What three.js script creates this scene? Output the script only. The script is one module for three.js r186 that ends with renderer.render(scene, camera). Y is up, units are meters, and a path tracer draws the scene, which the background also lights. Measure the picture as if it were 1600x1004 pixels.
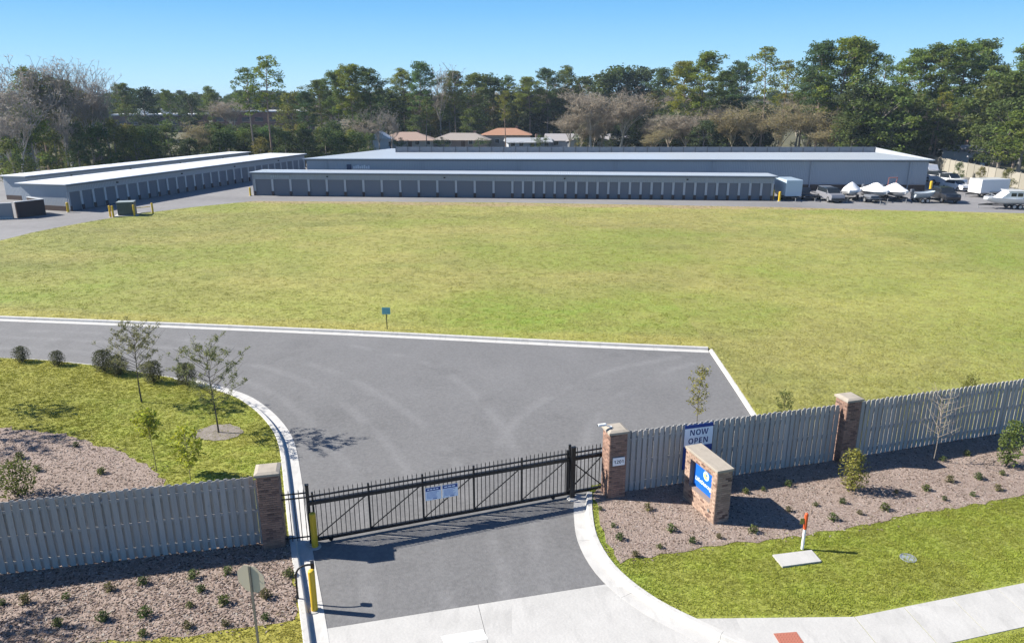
import * as THREE from 'three';
import { mergeGeometries } from 'three/addons/utils/BufferGeometryUtils.js';
import { RoundedBoxGeometry } from 'three/addons/geometries/RoundedBoxGeometry.js';

// ---------------------------------------------------------------- camera, sky, sun, exposure
const scene = new THREE.Scene();
const camera = new THREE.PerspectiveCamera(47.165, 1600 / 1004, 0.5, 4000);
camera.position.set(0, 13.5, 0);
camera.rotation.set(THREE.MathUtils.degToRad(-17.02), 0, 0);

const SUN = new THREE.Vector3(-0.99, 0, -0.13).normalize().multiplyScalar(Math.cos(THREE.MathUtils.degToRad(38)));
SUN.y = Math.sin(THREE.MathUtils.degToRad(38));
{
  const W = 512, Hh = 256, data = new Float32Array(W * Hh * 4), d = new THREE.Vector3();
  const stops = [[0, [0.29, 0.44, 0.54]], [3, [0.19, 0.365, 0.52]], [6, [0.112, 0.285, 0.49]], [10, [0.07, 0.21, 0.45]], [20, [0.042, 0.135, 0.33]], [45, [0.018, 0.062, 0.18]], [90, [0.011, 0.04, 0.13]]];
  for (let j = 0; j < Hh; j++) {
    const el = ((j + 0.5) / Hh - 0.5) * 180, e = Math.max(0, el);
    let k = 0; while (k < stops.length - 2 && stops[k + 1][0] < e) k++;
    const t = Math.min(1, (e - stops[k][0]) / (stops[k + 1][0] - stops[k][0]));
    for (let i = 0; i < W; i++) {
      const az = ((i + 0.5) / W - 0.5) * 2 * Math.PI, ce = Math.cos(el * Math.PI / 180);
      d.set(Math.cos(az) * ce, Math.sin(el * Math.PI / 180), Math.sin(az) * ce);
      const c = Math.max(0, d.dot(SUN)), glow = 0.10 * Math.pow(c, 6) + 0.35 * Math.pow(c, 40);
      for (let q = 0; q < 3; q++) data[(j * W + i) * 4 + q] = stops[k][1][q] * (1 - t) + stops[k + 1][1][q] * t + glow * [1, 0.97, 0.9][q];
      data[(j * W + i) * 4 + 3] = 1;
    }
  }
  const sky = new THREE.DataTexture(data, W, Hh, THREE.RGBAFormat, THREE.FloatType);
  sky.mapping = THREE.EquirectangularReflectionMapping;
  sky.magFilter = THREE.LinearFilter; sky.minFilter = THREE.LinearFilter; sky.needsUpdate = true;
  scene.background = sky; scene.environment = sky;
}
const sun = new THREE.DirectionalLight(new THREE.Color(1, 0.95, 0.86), 5);
sun.position.copy(SUN).multiplyScalar(300).add(new THREE.Vector3(0, 0, -60));
sun.target.position.set(0, 0, -60);
sun.castShadow = true;
Object.assign(sun.shadow.camera, { left: -130, right: 130, top: 130, bottom: -130, near: 1, far: 700 });
sun.shadow.mapSize.set(4096, 4096);
scene.add(sun, sun.target);
const renderer = new THREE.WebGLRenderer({ antialias: true });
renderer.toneMapping = THREE.LinearToneMapping;
renderer.toneMappingExposure = 2.05;
renderer.shadowMap.enabled = true;
scene.fog = new THREE.FogExp2(0xbfd4ea, 0.0002);

// ---------------------------------------------------------------- helpers
function rng(seed) { let a = seed >>> 0; return () => { a = (a + 0x6D2B79F5) | 0; let t = Math.imul(a ^ (a >>> 15), 1 | a); t = (t + Math.imul(t ^ (t >>> 7), 61 | t)) ^ t; return ((t ^ (t >>> 14)) >>> 0) / 4294967296; }; }
function hash(x, y) { let h = Math.imul(x, 374761393) ^ Math.imul(y, 668265263); h = Math.imul(h ^ (h >>> 13), 1274126177); return ((h ^ (h >>> 16)) >>> 0) / 4294967296; }
function vn(x, y, per = 0) {
  let x0 = Math.floor(x), y0 = Math.floor(y); const fx = x - x0, fy = y - y0, u = fx * fx * (3 - 2 * fx), v = fy * fy * (3 - 2 * fy);
  let x1 = x0 + 1, y1 = y0 + 1;
  if (per) { x0 = ((x0 % per) + per) % per; x1 = ((x1 % per) + per) % per; y0 = ((y0 % per) + per) % per; y1 = ((y1 % per) + per) % per; }
  const a = hash(x0, y0), b = hash(x1, y0), c = hash(x0, y1), d = hash(x1, y1);
  return a + (b - a) * u + (c - a) * v + (a - b - c + d) * u * v;
}
function fbm(x, y, o = 4) { let s = 0, a = 0.5, t = 0; for (let i = 0; i < o; i++) { s += a * vn(x + i * 17.3, y - i * 9.1); t += a; x *= 2.03; y *= 2.03; a *= 0.55; } return s / t; }
const clamp = (x, a = 0, b = 1) => Math.min(b, Math.max(a, x)), smooth = (a, b, x) => { const t = clamp((x - a) / (b - a)); return t * t * (3 - 2 * t); };
const lerp = (a, b, t) => a + (b - a) * t, mix3 = (a, b, t) => [lerp(a[0], b[0], t), lerp(a[1], b[1], t), lerp(a[2], b[2], t)];
const enc = (x) => { x = clamp(x); return 255 * (x <= 0.0031308 ? 12.92 * x : 1.055 * Math.pow(x, 1 / 2.4) - 0.055); };
// fn(u, v) gives linear [r, g, b]; v runs up
function colorTex(w, h, fn, repeat = false) {
  const d = new Uint8Array(w * h * 4);
  for (let j = 0; j < h; j++) for (let i = 0; i < w; i++) { const c = fn((i + 0.5) / w, (j + 0.5) / h), o = (j * w + i) * 4; d[o] = enc(c[0]); d[o + 1] = enc(c[1]); d[o + 2] = enc(c[2]); d[o + 3] = 255; }
  const t = new THREE.DataTexture(d, w, h); t.colorSpace = THREE.SRGBColorSpace; return finish(t, repeat);
}
function grayTex(w, h, fn, repeat = true) {
  const d = new Uint8Array(w * h * 4);
  for (let j = 0; j < h; j++) for (let i = 0; i < w; i++) { const c = 255 * clamp(fn((i + 0.5) / w, (j + 0.5) / h)), o = (j * w + i) * 4; d[o] = d[o + 1] = d[o + 2] = c; d[o + 3] = 255; }
  return finish(new THREE.DataTexture(d, w, h), repeat);
}
function finish(t, repeat) { t.magFilter = THREE.LinearFilter; t.minFilter = THREE.LinearMipmapLinearFilter; t.generateMipmaps = true; if (repeat) t.wrapS = t.wrapT = THREE.RepeatWrapping; t.needsUpdate = true; return t; }
const mat = (c, o = {}) => new THREE.MeshStandardMaterial({ color: c ? new THREE.Color().setRGB(c[0], c[1], c[2]) : 0xffffff, roughness: 0.85, ...o });

const taken = {};
function numbered(n) { const k = taken[n] = (taken[n] ?? -1) + 1; return k ? `${n}_${String(k).padStart(3, '0')}` : n; }
function shade(o) { o.castShadow = true; o.receiveShadow = true; return o; }
function tag(o, label, category, group) { o.userData.label = label; o.userData.category = category; if (group) o.userData.group = group; return o; }
function thing(name, label, category, [x, y, z] = [0, 0, 0], turn = 0, group) {
  const o = new THREE.Group(); o.name = numbered(name); o.position.set(x, y, z); o.rotation.y = turn; scene.add(o); return tag(o, label, category, group);
}
function join(gs) { gs = [].concat(gs).map((g) => g.index ? g.toNonIndexed() : g); if (gs.length === 1) return gs[0]; const keep = ['position', 'normal', 'uv', 'color'].filter((a) => gs.every((g) => g.attributes[a])); for (const g of gs) for (const a of Object.keys(g.attributes)) if (!keep.includes(a)) g.deleteAttribute(a); return mergeGeometries(gs); }
function part(name, gs, m, parent) { const o = shade(new THREE.Mesh(join(gs), m)); o.name = name; parent.add(o); return o; }
function single(name, gs, m, label, category, group) { const o = shade(new THREE.Mesh(join(gs), m)); o.name = numbered(name); scene.add(o); return tag(o, label, category, group); }
function structure(name, gs, m) { const o = shade(new THREE.Mesh(join(gs), m)); o.name = numbered(name); o.userData.kind = 'structure'; scene.add(o); return o; }
function structureGroup(name) { const o = new THREE.Group(); o.name = numbered(name); o.userData.kind = 'structure'; scene.add(o); return o; }
const heading = (dx, dz) => Math.atan2(-dz, dx);          // turn that brings +x onto (dx, dz)
// box standing on y0, uv in metres by face
function box(w, h, d, x = 0, y0 = 0, z = 0, ry = 0, uv0 = 0) {
  const g = new THREE.BoxGeometry(w, h, d), p = g.attributes.position, n = g.attributes.normal, u = g.attributes.uv;
  for (let i = 0; i < p.count; i++) { const X = p.getX(i), Y = p.getY(i), Z = p.getZ(i); if (Math.abs(n.getX(i)) > 0.5) u.setXY(i, Z + uv0, Y); else if (Math.abs(n.getY(i)) > 0.5) u.setXY(i, X + uv0, Z); else u.setXY(i, X + uv0, Y); }
  if (ry) g.rotateY(ry);
  return g.translate(x, y0 + h / 2, z);
}
function rbox(w, h, d, r, x = 0, y0 = 0, z = 0, seg = 2) { return new RoundedBoxGeometry(w, h, d, seg, r).translate(x, y0 + h / 2, z); }
function cyl(r0, r1, h, x = 0, y0 = 0, z = 0, n = 12) { return new THREE.CylinderGeometry(r1, r0, h, n).translate(x, y0 + h / 2, z); }
const V = (x, y, z) => new THREE.Vector3(x, y, z), UP = V(0, 1, 0);
function rod(a, b, r0, r1 = r0, n = 6) { const d = b.clone().sub(a), g = new THREE.CylinderGeometry(r1, r0, d.length(), n); g.applyQuaternion(new THREE.Quaternion().setFromUnitVectors(UP, d.clone().normalize())); return g.translate((a.x + b.x) / 2, (a.y + b.y) / 2, (a.z + b.z) / 2); }
function bar(a, b, w, h) { const d = b.clone().sub(a), g = new THREE.BoxGeometry(d.length(), h, w); g.applyQuaternion(new THREE.Quaternion().setFromUnitVectors(V(1, 0, 0), d.clone().normalize())); return g.translate((a.x + b.x) / 2, (a.y + b.y) / 2, (a.z + b.z) / 2); }
// ground polygon [[x, z], ...] as a slab from y0 to y1 (or a sheet at y1)
function slab(pts, y1, y0) {
  const s = new THREE.Shape(pts.map(([x, z]) => new THREE.Vector2(x, -z)));
  const g = y0 === undefined ? new THREE.ShapeGeometry(s) : new THREE.ExtrudeGeometry(s, { depth: y1 - y0, bevelEnabled: false });
  g.rotateX(-Math.PI / 2); return g.translate(0, y0 === undefined ? y1 : y0, 0);
}
function planar(g, x0, z0, w, d) { const p = g.attributes.position, u = g.attributes.uv; for (let i = 0; i < p.count; i++) u.setXY(i, (p.getX(i) - x0) / w, (p.getZ(i) - z0) / d); return g; }
function curve(pts, step = 0.5, tension = 0.5) { const c = new THREE.CatmullRomCurve3(pts.map(([x, z]) => V(x, 0, z)), false, 'catmullrom', tension); const n = Math.max(2, Math.round(c.getLength() / step)); return c.getSpacedPoints(n).map((p) => [p.x, p.z]); }
function offset(path, o) { return path.map(([x, z], i) => { const a = path[Math.max(0, i - 1)], b = path[Math.min(path.length - 1, i + 1)], l = Math.hypot(b[0] - a[0], b[1] - a[1]); return [x - (b[1] - a[1]) / l * o, z + (b[0] - a[0]) / l * o]; }); }
function inside(poly, x, z) { let c = false; for (let i = 0, j = poly.length - 1; i < poly.length; j = i++) { const [xi, zi] = poly[i], [xj, zj] = poly[j]; if ((zi > z) !== (zj > z) && x < (xj - xi) * (z - zi) / (zj - zi) + xi) c = !c; } return c; }
// raw triangle collector with vertex colours
class Tris {
  constructor() { this.p = []; this.c = []; }
  tri(a, b, c, col) { this.p.push(a[0], a[1], a[2], b[0], b[1], b[2], c[0], c[1], c[2]); for (let i = 0; i < 3; i++) this.c.push(col[0], col[1], col[2]); }
  quad(a, b, c, d, col) { this.tri(a, b, c, col); this.tri(a, c, d, col); }
  tube(a, b, r0, r1, n, col) {
    const d = b.clone().sub(a).normalize(), u = (Math.abs(d.y) > 0.9 ? V(1, 0, 0) : UP).clone().cross(d).normalize(), v = d.clone().cross(u);
    const ring = (c, r) => Array.from({ length: n }, (_, i) => { const t = i / n * 2 * Math.PI, x = Math.cos(t) * r, y = Math.sin(t) * r; return [c.x + u.x * x + v.x * y, c.y + u.y * x + v.y * y, c.z + u.z * x + v.z * y]; });
    const A = ring(a, r0), B = ring(b, r1);
    for (let i = 0; i < n; i++) { const j = (i + 1) % n; this.quad(A[i], A[j], B[j], B[i], col); }
  }
  // a leaf-like triangle pair around c
  leaf(R, c, len, wid, col, up = 0.3) {
    const t = R() * 6.283, s = (R() * 2 - 1), q = Math.sqrt(1 - s * s), d = V(q * Math.cos(t), s * 0.7 + up, q * Math.sin(t)).normalize(), w = V(R() - 0.5, R() - 0.5, R() - 0.5).cross(d).normalize();
    const hx = d.x * len / 2, hy = d.y * len / 2, hz = d.z * len / 2, wx = w.x * wid / 2, wy = w.y * wid / 2, wz = w.z * wid / 2;
    this.tri([c[0] - hx - wx * 0.6, c[1] - hy - wy * 0.6, c[2] - hz - wz * 0.6], [c[0] + wx, c[1] + wy, c[2] + wz], [c[0] + hx, c[1] + hy, c[2] + hz], col);
    this.tri([c[0] - hx, c[1] - hy, c[2] - hz], [c[0] + hx, c[1] + hy, c[2] + hz], [c[0] - wx, c[1] - wy, c[2] - wz], col);
  }
  blade(R, c, len, wid, col, up = 0.3) {
    const t = R() * 6.283, s = R() * 2 - 1, q = Math.sqrt(1 - s * s), d = V(q * Math.cos(t), s * 0.7 + up, q * Math.sin(t)).normalize(), w = V(R() - 0.5, R() - 0.5, R() - 0.5).cross(d).normalize().multiplyScalar(wid / 2);
    this.tri([c[0] - w.x, c[1] - w.y, c[2] - w.z], [c[0] + w.x, c[1] + w.y, c[2] + w.z], [c[0] + d.x * len, c[1] + d.y * len, c[2] + d.z * len], col);
  }
  geo() { const g = new THREE.BufferGeometry(); g.setAttribute('position', new THREE.Float32BufferAttribute(this.p, 3)); g.setAttribute('color', new THREE.Float32BufferAttribute(this.c, 3)); g.computeVertexNormals(); return g; }
}
const M = {};                                   // shared materials
M.vert = new THREE.MeshStandardMaterial({ vertexColors: true, roughness: 0.9 });
M.leaf = new THREE.MeshPhysicalMaterial({ vertexColors: true, roughness: 0.95, transmission: 0.42, thickness: 0, specularIntensity: 0.3 });
M.bark = mat([0.12, 0.095, 0.075], { roughness: 1 });
console.log('helpers');

// ---------------------------------------------------------------- ground, lawns, road
// the same grass tone is used by the turf sheets and by the blades that stand on them
function turfTone(x, z, field) {
  const big = fbm(x * 0.045 + 3, z * 0.06, 4), mid = fbm(x * 0.22, z * 0.3 + 40, 3), fine = fbm(x * 1.3 + 9, z * 1.7, 3);
  const dry = field ? [0.262, 0.240, 0.070] : [0.262, 0.238, 0.044], olive = field ? [0.200, 0.205, 0.050] : [0.205, 0.205, 0.032], green = x > 0 && !field ? [0.150, 0.220, 0.026] : [0.190, 0.230, 0.030], lush = field ? [0.150, 0.215, 0.022] : [0.110, 0.205, 0.016];
  let c = mix3(olive, dry, smooth(0.34, 0.66, mid * 0.45 + big * 0.55)); c = c.map((q) => q * lerp(0.90, 1.10, smooth(0.3, 0.7, fbm(x * 0.07 + 50, z * 0.12 + 21, 3))));
  let g = smooth(0.4, 0.75, fbm(x * 0.09 + 70, z * 0.11 + 5, 4)) * 0.65;
  if (field) { const d = -38.5 + (x - 10.9) * 0.135 - z + (fbm(x * 0.6, z * 0.6, 2) - 0.5) * 1.2; if (x < 11) { c = mix3(c, [0.285, 0.262, 0.062], smooth(2.4, 1.4, d) * 0.8); g = clamp(g + 0.4 * smooth(1.6, 3, d) * smooth(14, 5, d)); } g = clamp(g + smooth(8, 40, x) * smooth(-80, -40, z) * 0.7); c = mix3(c, dry, smooth(0.5, 0.8, fbm(x * 0.05 + 11, z * 0.16 + 7, 3)) * 0.6 + smooth(0.55, 0.7, fbm(x * 0.012 + 5, z * 0.5, 3)) * 0.25); }
  else g = clamp(g + (x > 0 ? 0.5 : -0.12));
  c = mix3(c, mix3(green, lush, smooth(0.4, 0.7, fine)), g * (0.55 + 0.45 * mid));
  const k = 0.78 + 0.44 * fine; return [c[0] * k, c[1] * k, c[2] * k];
}
const farGround = (() => {
  const t = colorTex(512, 512, (u, v) => { const a = fbm(u * 40, v * 40, 5), b = fbm(u * 9 + 3, v * 9, 3); return mix3([0.06, 0.055, 0.03], [0.13, 0.12, 0.05], clamp(a * 0.7 + b * 0.5 - 0.15)); }, true);
  return mat(null, { map: t, roughness: 1 });
})();
structure('ground', planar(slab([[-1800, 300], [1800, 300], [1800, -1900], [-1800, -1900]], -0.06), 0, 0, 120, 120), farGround);

// kerb lines (face of the kerb), metres
const KL = curve([[-60, -39.6], [-40, -38.4], [-27.7, -37.2], [-22.7, -36.3], [-17.7, -34.6], [-14.9, -33.2], [-12.8, -31.9], [-11.2, -30.2], [-9.95, -28.4], [-9.15, -26.8], [-8.3, -24.5], [-7.4, -21.9], [-6.62, -19.7], [-6.02, -18.1], [-5.15, -15.7], [-4.2, -13.0]]);
const KR = curve([[2.62, -23.1], [2.5, -21.7], [2.52, -20.2], [2.93, -18.65], [3.78, -17.3], [4.85, -16.3], [6.2, -15.3], [8.2, -14.4]], 0.4);
const KF = curve([[-66, -48.2], [-41.2, -45.6], [-32.3, -44.6], [-19.5, -43.0], [-7.5, -41.35], [3.6, -39.6], [10.9, -38.6]], 1);
const KE = curve([[10.95, -38.5], [10.75, -33], [10.6, -29.5], [10.5, -26.2]], 0.6);
const asphaltTex = (() => {
  const X0 = -62, Z0 = -50, W = 76, D = 38;
  // worn wheel paths: lighter dust left by tyres turning from the gate into the drive
  const tracks = [
    [[-1.2, -13], [-2.6, -21], [-6.2, -29], [-13, -36], [-26, -40.5], [-60, -43]], [[0.4, -13], [-0.9, -21.5], [-4.2, -29.5], [-11.6, -37], [-25, -41.7], [-60, -44.3]],
    [[-3.4, -13], [-4.6, -20], [-7.0, -26.5], [-13.5, -34.2], [-25, -38.6], [-60, -41]], [[1.2, -14], [0.6, -22], [-0.5, -29], [-4, -36], [-9, -39.5]], [[2.0, -22], [3.5, -29], [6.5, -34], [9.5, -36.5]], [[-1.6, -23], [0.5, -30], [4.5, -35], [9, -37.6]],
  ].map((t) => curve(t, 0.35));
  const cell = new Map(); for (const t of tracks) for (const p of t) { const k = Math.floor(p[0]) + ',' + Math.floor(p[1]); (cell.get(k) ?? cell.set(k, []).get(k)).push(p); }
  const near = (x, z) => { let m = 9; const a = Math.floor(x), b = Math.floor(z); for (let i = -1; i < 2; i++) for (let j = -1; j < 2; j++) { const l = cell.get((a + i) + ',' + (b + j)); if (l) for (const p of l) { const q = Math.hypot(p[0] - x, p[1] - z); if (q < m) m = q; } } return m; };
  const t = colorTex(2048, 1024, (u, v) => {
    const x = X0 + u * W, z = Z0 + v * D, big = fbm(x * 0.12, z * 0.17 + 8, 4), n = vn(x * 13, z * 13), n2 = vn(x * 29, z * 29), st = fbm(x * 0.9 + 4, z * 0.35, 3);
    let k = 0.142 + 0.034 * (big - 0.5) + 0.03 * (n - 0.5) + 0.03 * (n2 - 0.5) + 0.018 * (st - 0.5);
    const w = near(x, z); if (w < 0.5) k += 0.024 * smooth(0.42, 0.05, w) * smooth(0.3, 0.62, fbm(x * 0.7 + 20, z * 0.7, 3));
    if (fbm(x * 0.5 + 31, z * 0.6 + 2, 3) > 0.69) k -= 0.008;
    return [k * 1.0, k * 0.985, k * 0.99];
  });
  return { t, X0, Z0, W, D };
})();
M.asphalt = mat(null, { map: asphaltTex.t, roughness: 0.88, bumpMap: grayTex(256, 256, (u, v) => vn(u * 128, v * 128, 128)), bumpScale: 0.004 });
M.asphalt.bumpMap.repeat.set(30, 15);
structure('road', planar(slab([[-62, -12], [14, -12], [14, -50], [-62, -50]], 0), asphaltTex.X0, asphaltTex.Z0, asphaltTex.W, asphaltTex.D), M.asphalt);
console.log('asphalt');

// field
const FIELD = [...offset(KF, -0.15), [11.1, -38.45], ...offset(KE, -0.15), [10.6, -25.9], [13, -26.2], [21.6, -28.6], [34, -32], [60, -40], [100, -52], [100, -83], [61, -87.8], [33, -92.9], [0, -97], [-34.3, -98.6], [-40.3, -92.9], [-45.1, -86.2], [-46.8, -82.5], [-48.2, -78.7], [-49.25, -74.8], [-49.6, -70.3], [-51, -66], [-56, -58], [-66, -52]];
const FX = -66, FZ = -100, FW = 166, FD = 75;
M.field = mat(null, { roughness: 1, map: colorTex(2048, 1024, (u, v) => {
  const x = FX + u * FW, z = FZ + v * FD; let c = turfTone(x, z, true);
  const n = vn(x * 9, z * 9); c = c.map((q) => q * (0.86 + 0.28 * n));
  // bare sandy margin along the lot and along the kerb
  const e = Math.min(Math.abs(z - (x < -34 ? -98.6 : lerp(-98, -90, (x + 34) / 95))), 9), s = smooth(2.2, 0.2, e + (fbm(x * 0.5, z * 0.5, 3) - 0.5) * 2.4);
  return mix3(c, [0.30, 0.215, 0.135], s * 0.8);
}), bumpMap: grayTex(512, 512, (u, v) => 0.6 * vn(u * 128, v * 128, 128) + 0.4 * vn(u * 40, v * 40, 40)), bumpScale: 0.05 });
M.field.bumpMap.repeat.set(16, 8);
structure('meadow', planar(slab(FIELD, 0.126, -0.03), FX, FZ, FW, FD), M.field);

// entrance lawns
const LEFT = [...offset(KL, 0.12), [-60, -13]], RIGHT = [...offset(KR, -0.12), [26, -14.4], [40, -33.4], [21.6, -28.5], [13, -26.15], [2.85, -23.55]];
const LX = -60, LZ = -40, LW = 100, LD = 28;
M.lawn = mat(null, { roughness: 1, map: colorTex(2048, 768, (u, v) => { const x = LX + u * LW, z = LZ + v * LD, n = vn(x * 16, z * 16); return turfTone(x, z, false).map((q) => q * (0.85 + 0.3 * n)); }), bumpMap: M.field.bumpMap, bumpScale: 0.04 });
structure('lawn', planar(slab(LEFT, 0.13, -0.03), LX, LZ, LW, LD), M.lawn);
structure('lawn', planar(slab(RIGHT, 0.13, -0.03), LX, LZ, LW, LD), M.lawn);
console.log('lawns');

// mulch beds
M.mulch = (() => {
  const f = (u, v) => { const a = vn(u * 150, v * 60, 0), b = vn(u * 60 + 7, v * 150), c = vn(u * 220, v * 220), d = fbm(u * 5, v * 5, 3); return [a, b, c, d]; };
  return mat(null, { roughness: 1, map: colorTex(1024, 1024, (u, v) => { const [a, b, c, d] = f(u, v); let col = mix3([0.14, 0.102, 0.082], [0.345, 0.27, 0.228], clamp(0.15 + a * 0.35 + b * 0.35 + (c - 0.5) * 0.5 + (d - 0.5) * 0.5)); if (c > 0.86) col = [0.42, 0.35, 0.32]; return col; }, true), bumpMap: grayTex(512, 512, (u, v) => { const [a, b, c] = f(u, v); return a * 0.4 + b * 0.4 + c * 0.3; }), bumpScale: 0.03 });
})();
const ragged = (pts, seed, amp = 0.16) => { const R = rng(seed), out = []; pts.forEach((p, i) => { const q = pts[(i + 1) % pts.length], l = Math.hypot(q[0] - p[0], q[1] - p[1]), n = Math.max(1, Math.round(l / 0.35)); for (let k = 0; k < n; k++) { const t = k / n; out.push([lerp(p[0], q[0], t) + (R() - 0.5) * amp, lerp(p[1], q[1], t) + (R() - 0.5) * amp]); } }); return out; };
const BEDS = [
  ragged([[-30, -13.2], [-24, -14.4], [-13, -15.35], [-8.3, -15.85], [-5.75, -16.45], [-6.45, -18.6], [-7.0, -20.35], [-11.4, -19.4], [-15.2, -18.55], [-30, -15.3]], 3),
  ragged([[-30, -30.6], [-25, -29.4], [-21.6, -28.35], [-18.6, -27.75], [-15.8, -26.4], [-13.4, -24.7], [-11.6, -22.6], [-11.0, -19.75], [-15.3, -18.6], [-30, -15.8]], 4, 0.25),
  ragged([[2.95, -23.3], [2.85, -21.7], [2.9, -20.2], [3.25, -19.0], [4.9, -19.5], [6.6, -19.9], [8.1, -20.1], [10.3, -20.65], [13, -21.5], [17.9, -22.8], [26, -25.2], [30, -30], [21.6, -28.4], [13, -26.0]], 5, 0.2),
];
BEDS.forEach((b, i) => structure('mulch_bed', planar(slab(b, 0.137 + i * 0.0035), 0, 0, 4, 4), M.mulch));

// concrete
M.concrete = mat(null, { roughness: 0.9, map: colorTex(1024, 1024, (u, v) => { const a = fbm(u * 8, v * 8, 5), n = vn(u * 300, v * 300), s = fbm(u * 20 + 5, v * 5, 3); const k = 0.42 + 0.10 * (a - 0.5) + 0.05 * (n - 0.5) - 0.03 * smooth(0.6, 0.75, s); return [k, k * 0.975, k * 0.93]; }, true), bumpMap: grayTex(256, 256, (u, v) => vn(u * 128, v * 128, 128)), bumpScale: 0.003 });
const apronEdge = [[-4.75, -16.3], [2.85, -18.15]];
{
  const apron = structureGroup('concrete_apron');
  const edge = offset(KR, 0.42).filter(([, z]) => z > -18.2);
  // two pours with a joint between them
  part('slab', planar(slab([[-4.98, -16.26], [-0.95, -17.24], [-0.05, -13], [-4.0, -13]], 0.006, -0.02), 0, 0, 6, 6), M.concrete, apron);
  part('slab', planar(slab([[-0.935, -17.243], [2.72, -18.13], ...edge, [8, -13.6], [8, -13], [-0.03, -13]], 0.006, -0.02), 0, 0, 6, 6), M.concrete, apron);
  // footway
  const walk = structureGroup('footway'), top = [[4.65, -16.5], [9.2, -16.57]], A = [9.2, -16.57], B = [26, -20.95], C = [9.36, -15.1], Dd = [26, -19.45];
  part('slab', planar(slab([[4.95, -16.5], [9.19, -16.57], [9.35, -15.1], [8.3, -14.2], [7.2, -14.6], [5.9, -15.55]], 0.142, 0), 0, 0, 6, 6), M.concrete, walk);
  for (let k = 0; k < 11; k++) { const a = k / 11 + 0.0006, b = (k + 1) / 11 - 0.0006, P = (p, q, t) => [lerp(p[0], q[0], t), lerp(p[1], q[1], t)]; part('slab', planar(slab([P(A, B, a), P(A, B, b), P(C, Dd, b), P(C, Dd, a)], 0.142 + (k % 3) * 0.002, 0), k * 0.7, k, 6, 6), M.concrete, walk); }
  const plate = thing('tactile_plate', 'brick red tactile paving plate on the footway at the bottom edge', 'paving plate', [7.15, 0.142, -15.55], heading(1, -0.1));
  const red = mat([0.34, 0.12, 0.08]); part('plate', box(0.62, 0.012, 0.8), red, plate);
  const domes = []; for (let i = 0; i < 7; i++) for (let j = 0; j < 9; j++) domes.push(new THREE.SphereGeometry(0.02, 6, 3, 0, 6.3, 0, 1.57).scale(1, 0.5, 1).translate(-0.25 + i * 0.083, 0.011, -0.33 + j * 0.083));
  part('dome', domes, red, plate).userData.kind = 'stuff';
  structure('road_marking', slab([[-1.7, -15.62], [-0.62, -15.88], [-0.78, -16.24], [-1.86, -15.98]], 0.0105), mat([0.78, 0.78, 0.76], { roughness: 0.7 }));
}
// kerbs: sections about 3 m long with open joints
function kerb(name, path, profile, per) {
  const g = structureGroup(name);
  for (let s = 0; s < path.length - 1; s += per) {
    const seg = path.slice(s, s + per + 1); if (seg.length < 2) break;
    const short = (a, b, d) => { const l = Math.hypot(b[0] - a[0], b[1] - a[1]); return [a[0] + (b[0] - a[0]) * d / l, a[1] + (b[1] - a[1]) * d / l]; };
    const rows = profile.map(([o]) => { const all = offset(path, o).slice(s, s + seg.length); all[0] = short(all[0], all[1], 0.004); all[all.length - 1] = short(all[all.length - 1], all[all.length - 2], 0.004); return all; });
    const t = new Tris(), n = profile.length;
    const at = (i, k) => [rows[k][i][0], profile[k][1], rows[k][i][1]];
    for (let i = 0; i < seg.length - 1; i++) for (let k = 0; k < n; k++) { const m = (k + 1) % n; t.quad(at(i, k), at(i, m), at(i + 1, m), at(i + 1, k), [1, 1, 1]); }
    for (const e of [0, seg.length - 1]) for (let k = 0; k < n - 2; k++) t.tri(at(e, n - 1), at(e, k), at(e, k + 1), [1, 1, 1]);
    const geo = t.geo(); geo.setAttribute('uv', new THREE.Float32BufferAttribute(new Float32Array(geo.attributes.position.count * 2), 2)); planar(geo, 0, 0, 3, 3); geo.deleteAttribute('color');
    part('kerb_section', geo, M.kerb, g);
  }
}
M.kerb = mat(null, { map: M.concrete.map, color: new THREE.Color().setRGB(1.1, 1.1, 1.1), roughness: 0.85 });
// profile: [offset from the face, height]; positive offsets lie on the grass side
const prof = (s) => [[-0.42 * s, -0.03], [-0.42 * s, 0.012], [-0.02 * s, 0.004], [0.0, 0.02], [0.03 * s, 0.135], [0.06 * s, 0.155], [0.2 * s, 0.158], [0.22 * s, 0.14], [0.22 * s, -0.03]];
kerb('kerb', KL.filter(([x]) => x > -16.8), prof(1), 6); kerb('edging', KL.filter(([x]) => x <= -16.4), [[-0.05, -0.03], [-0.05, 0.02], [0.06, 0.135], [0.13, 0.137], [0.13, -0.03]], 12); kerb('kerb', KR, prof(-1), 7); kerb('kerb', KF, prof(-1), 3); kerb('edging', KE, [[0.04, -0.03], [0.04, 0.02], [-0.05, 0.129], [-0.14, 0.132], [-0.14, -0.03]], 8);

// lot round the storage buildings
M.lot = mat(null, { roughness: 0.9, map: colorTex(1024, 512, (u, v) => { const x = u * 200, z = v * 130; const k = 0.185 + 0.07 * (fbm(x * 0.12, z * 0.16, 4) - 0.5) + 0.03 * (vn(x * 3, z * 3) - 0.5); return [k, k * 0.97, k * 0.98]; }) });
structure('parking_lot', planar(slab([[-120, -62], [-49, -62], [-44, -80], [-33, -96.5], [0, -95], [33, -91], [61, -86], [90, -82], [100, -82], [92, -150], [80, -162], [-60, -162], [-120, -120]], -0.012), -120, -165, 220, 110), M.lot);
console.log('ground done');

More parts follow.
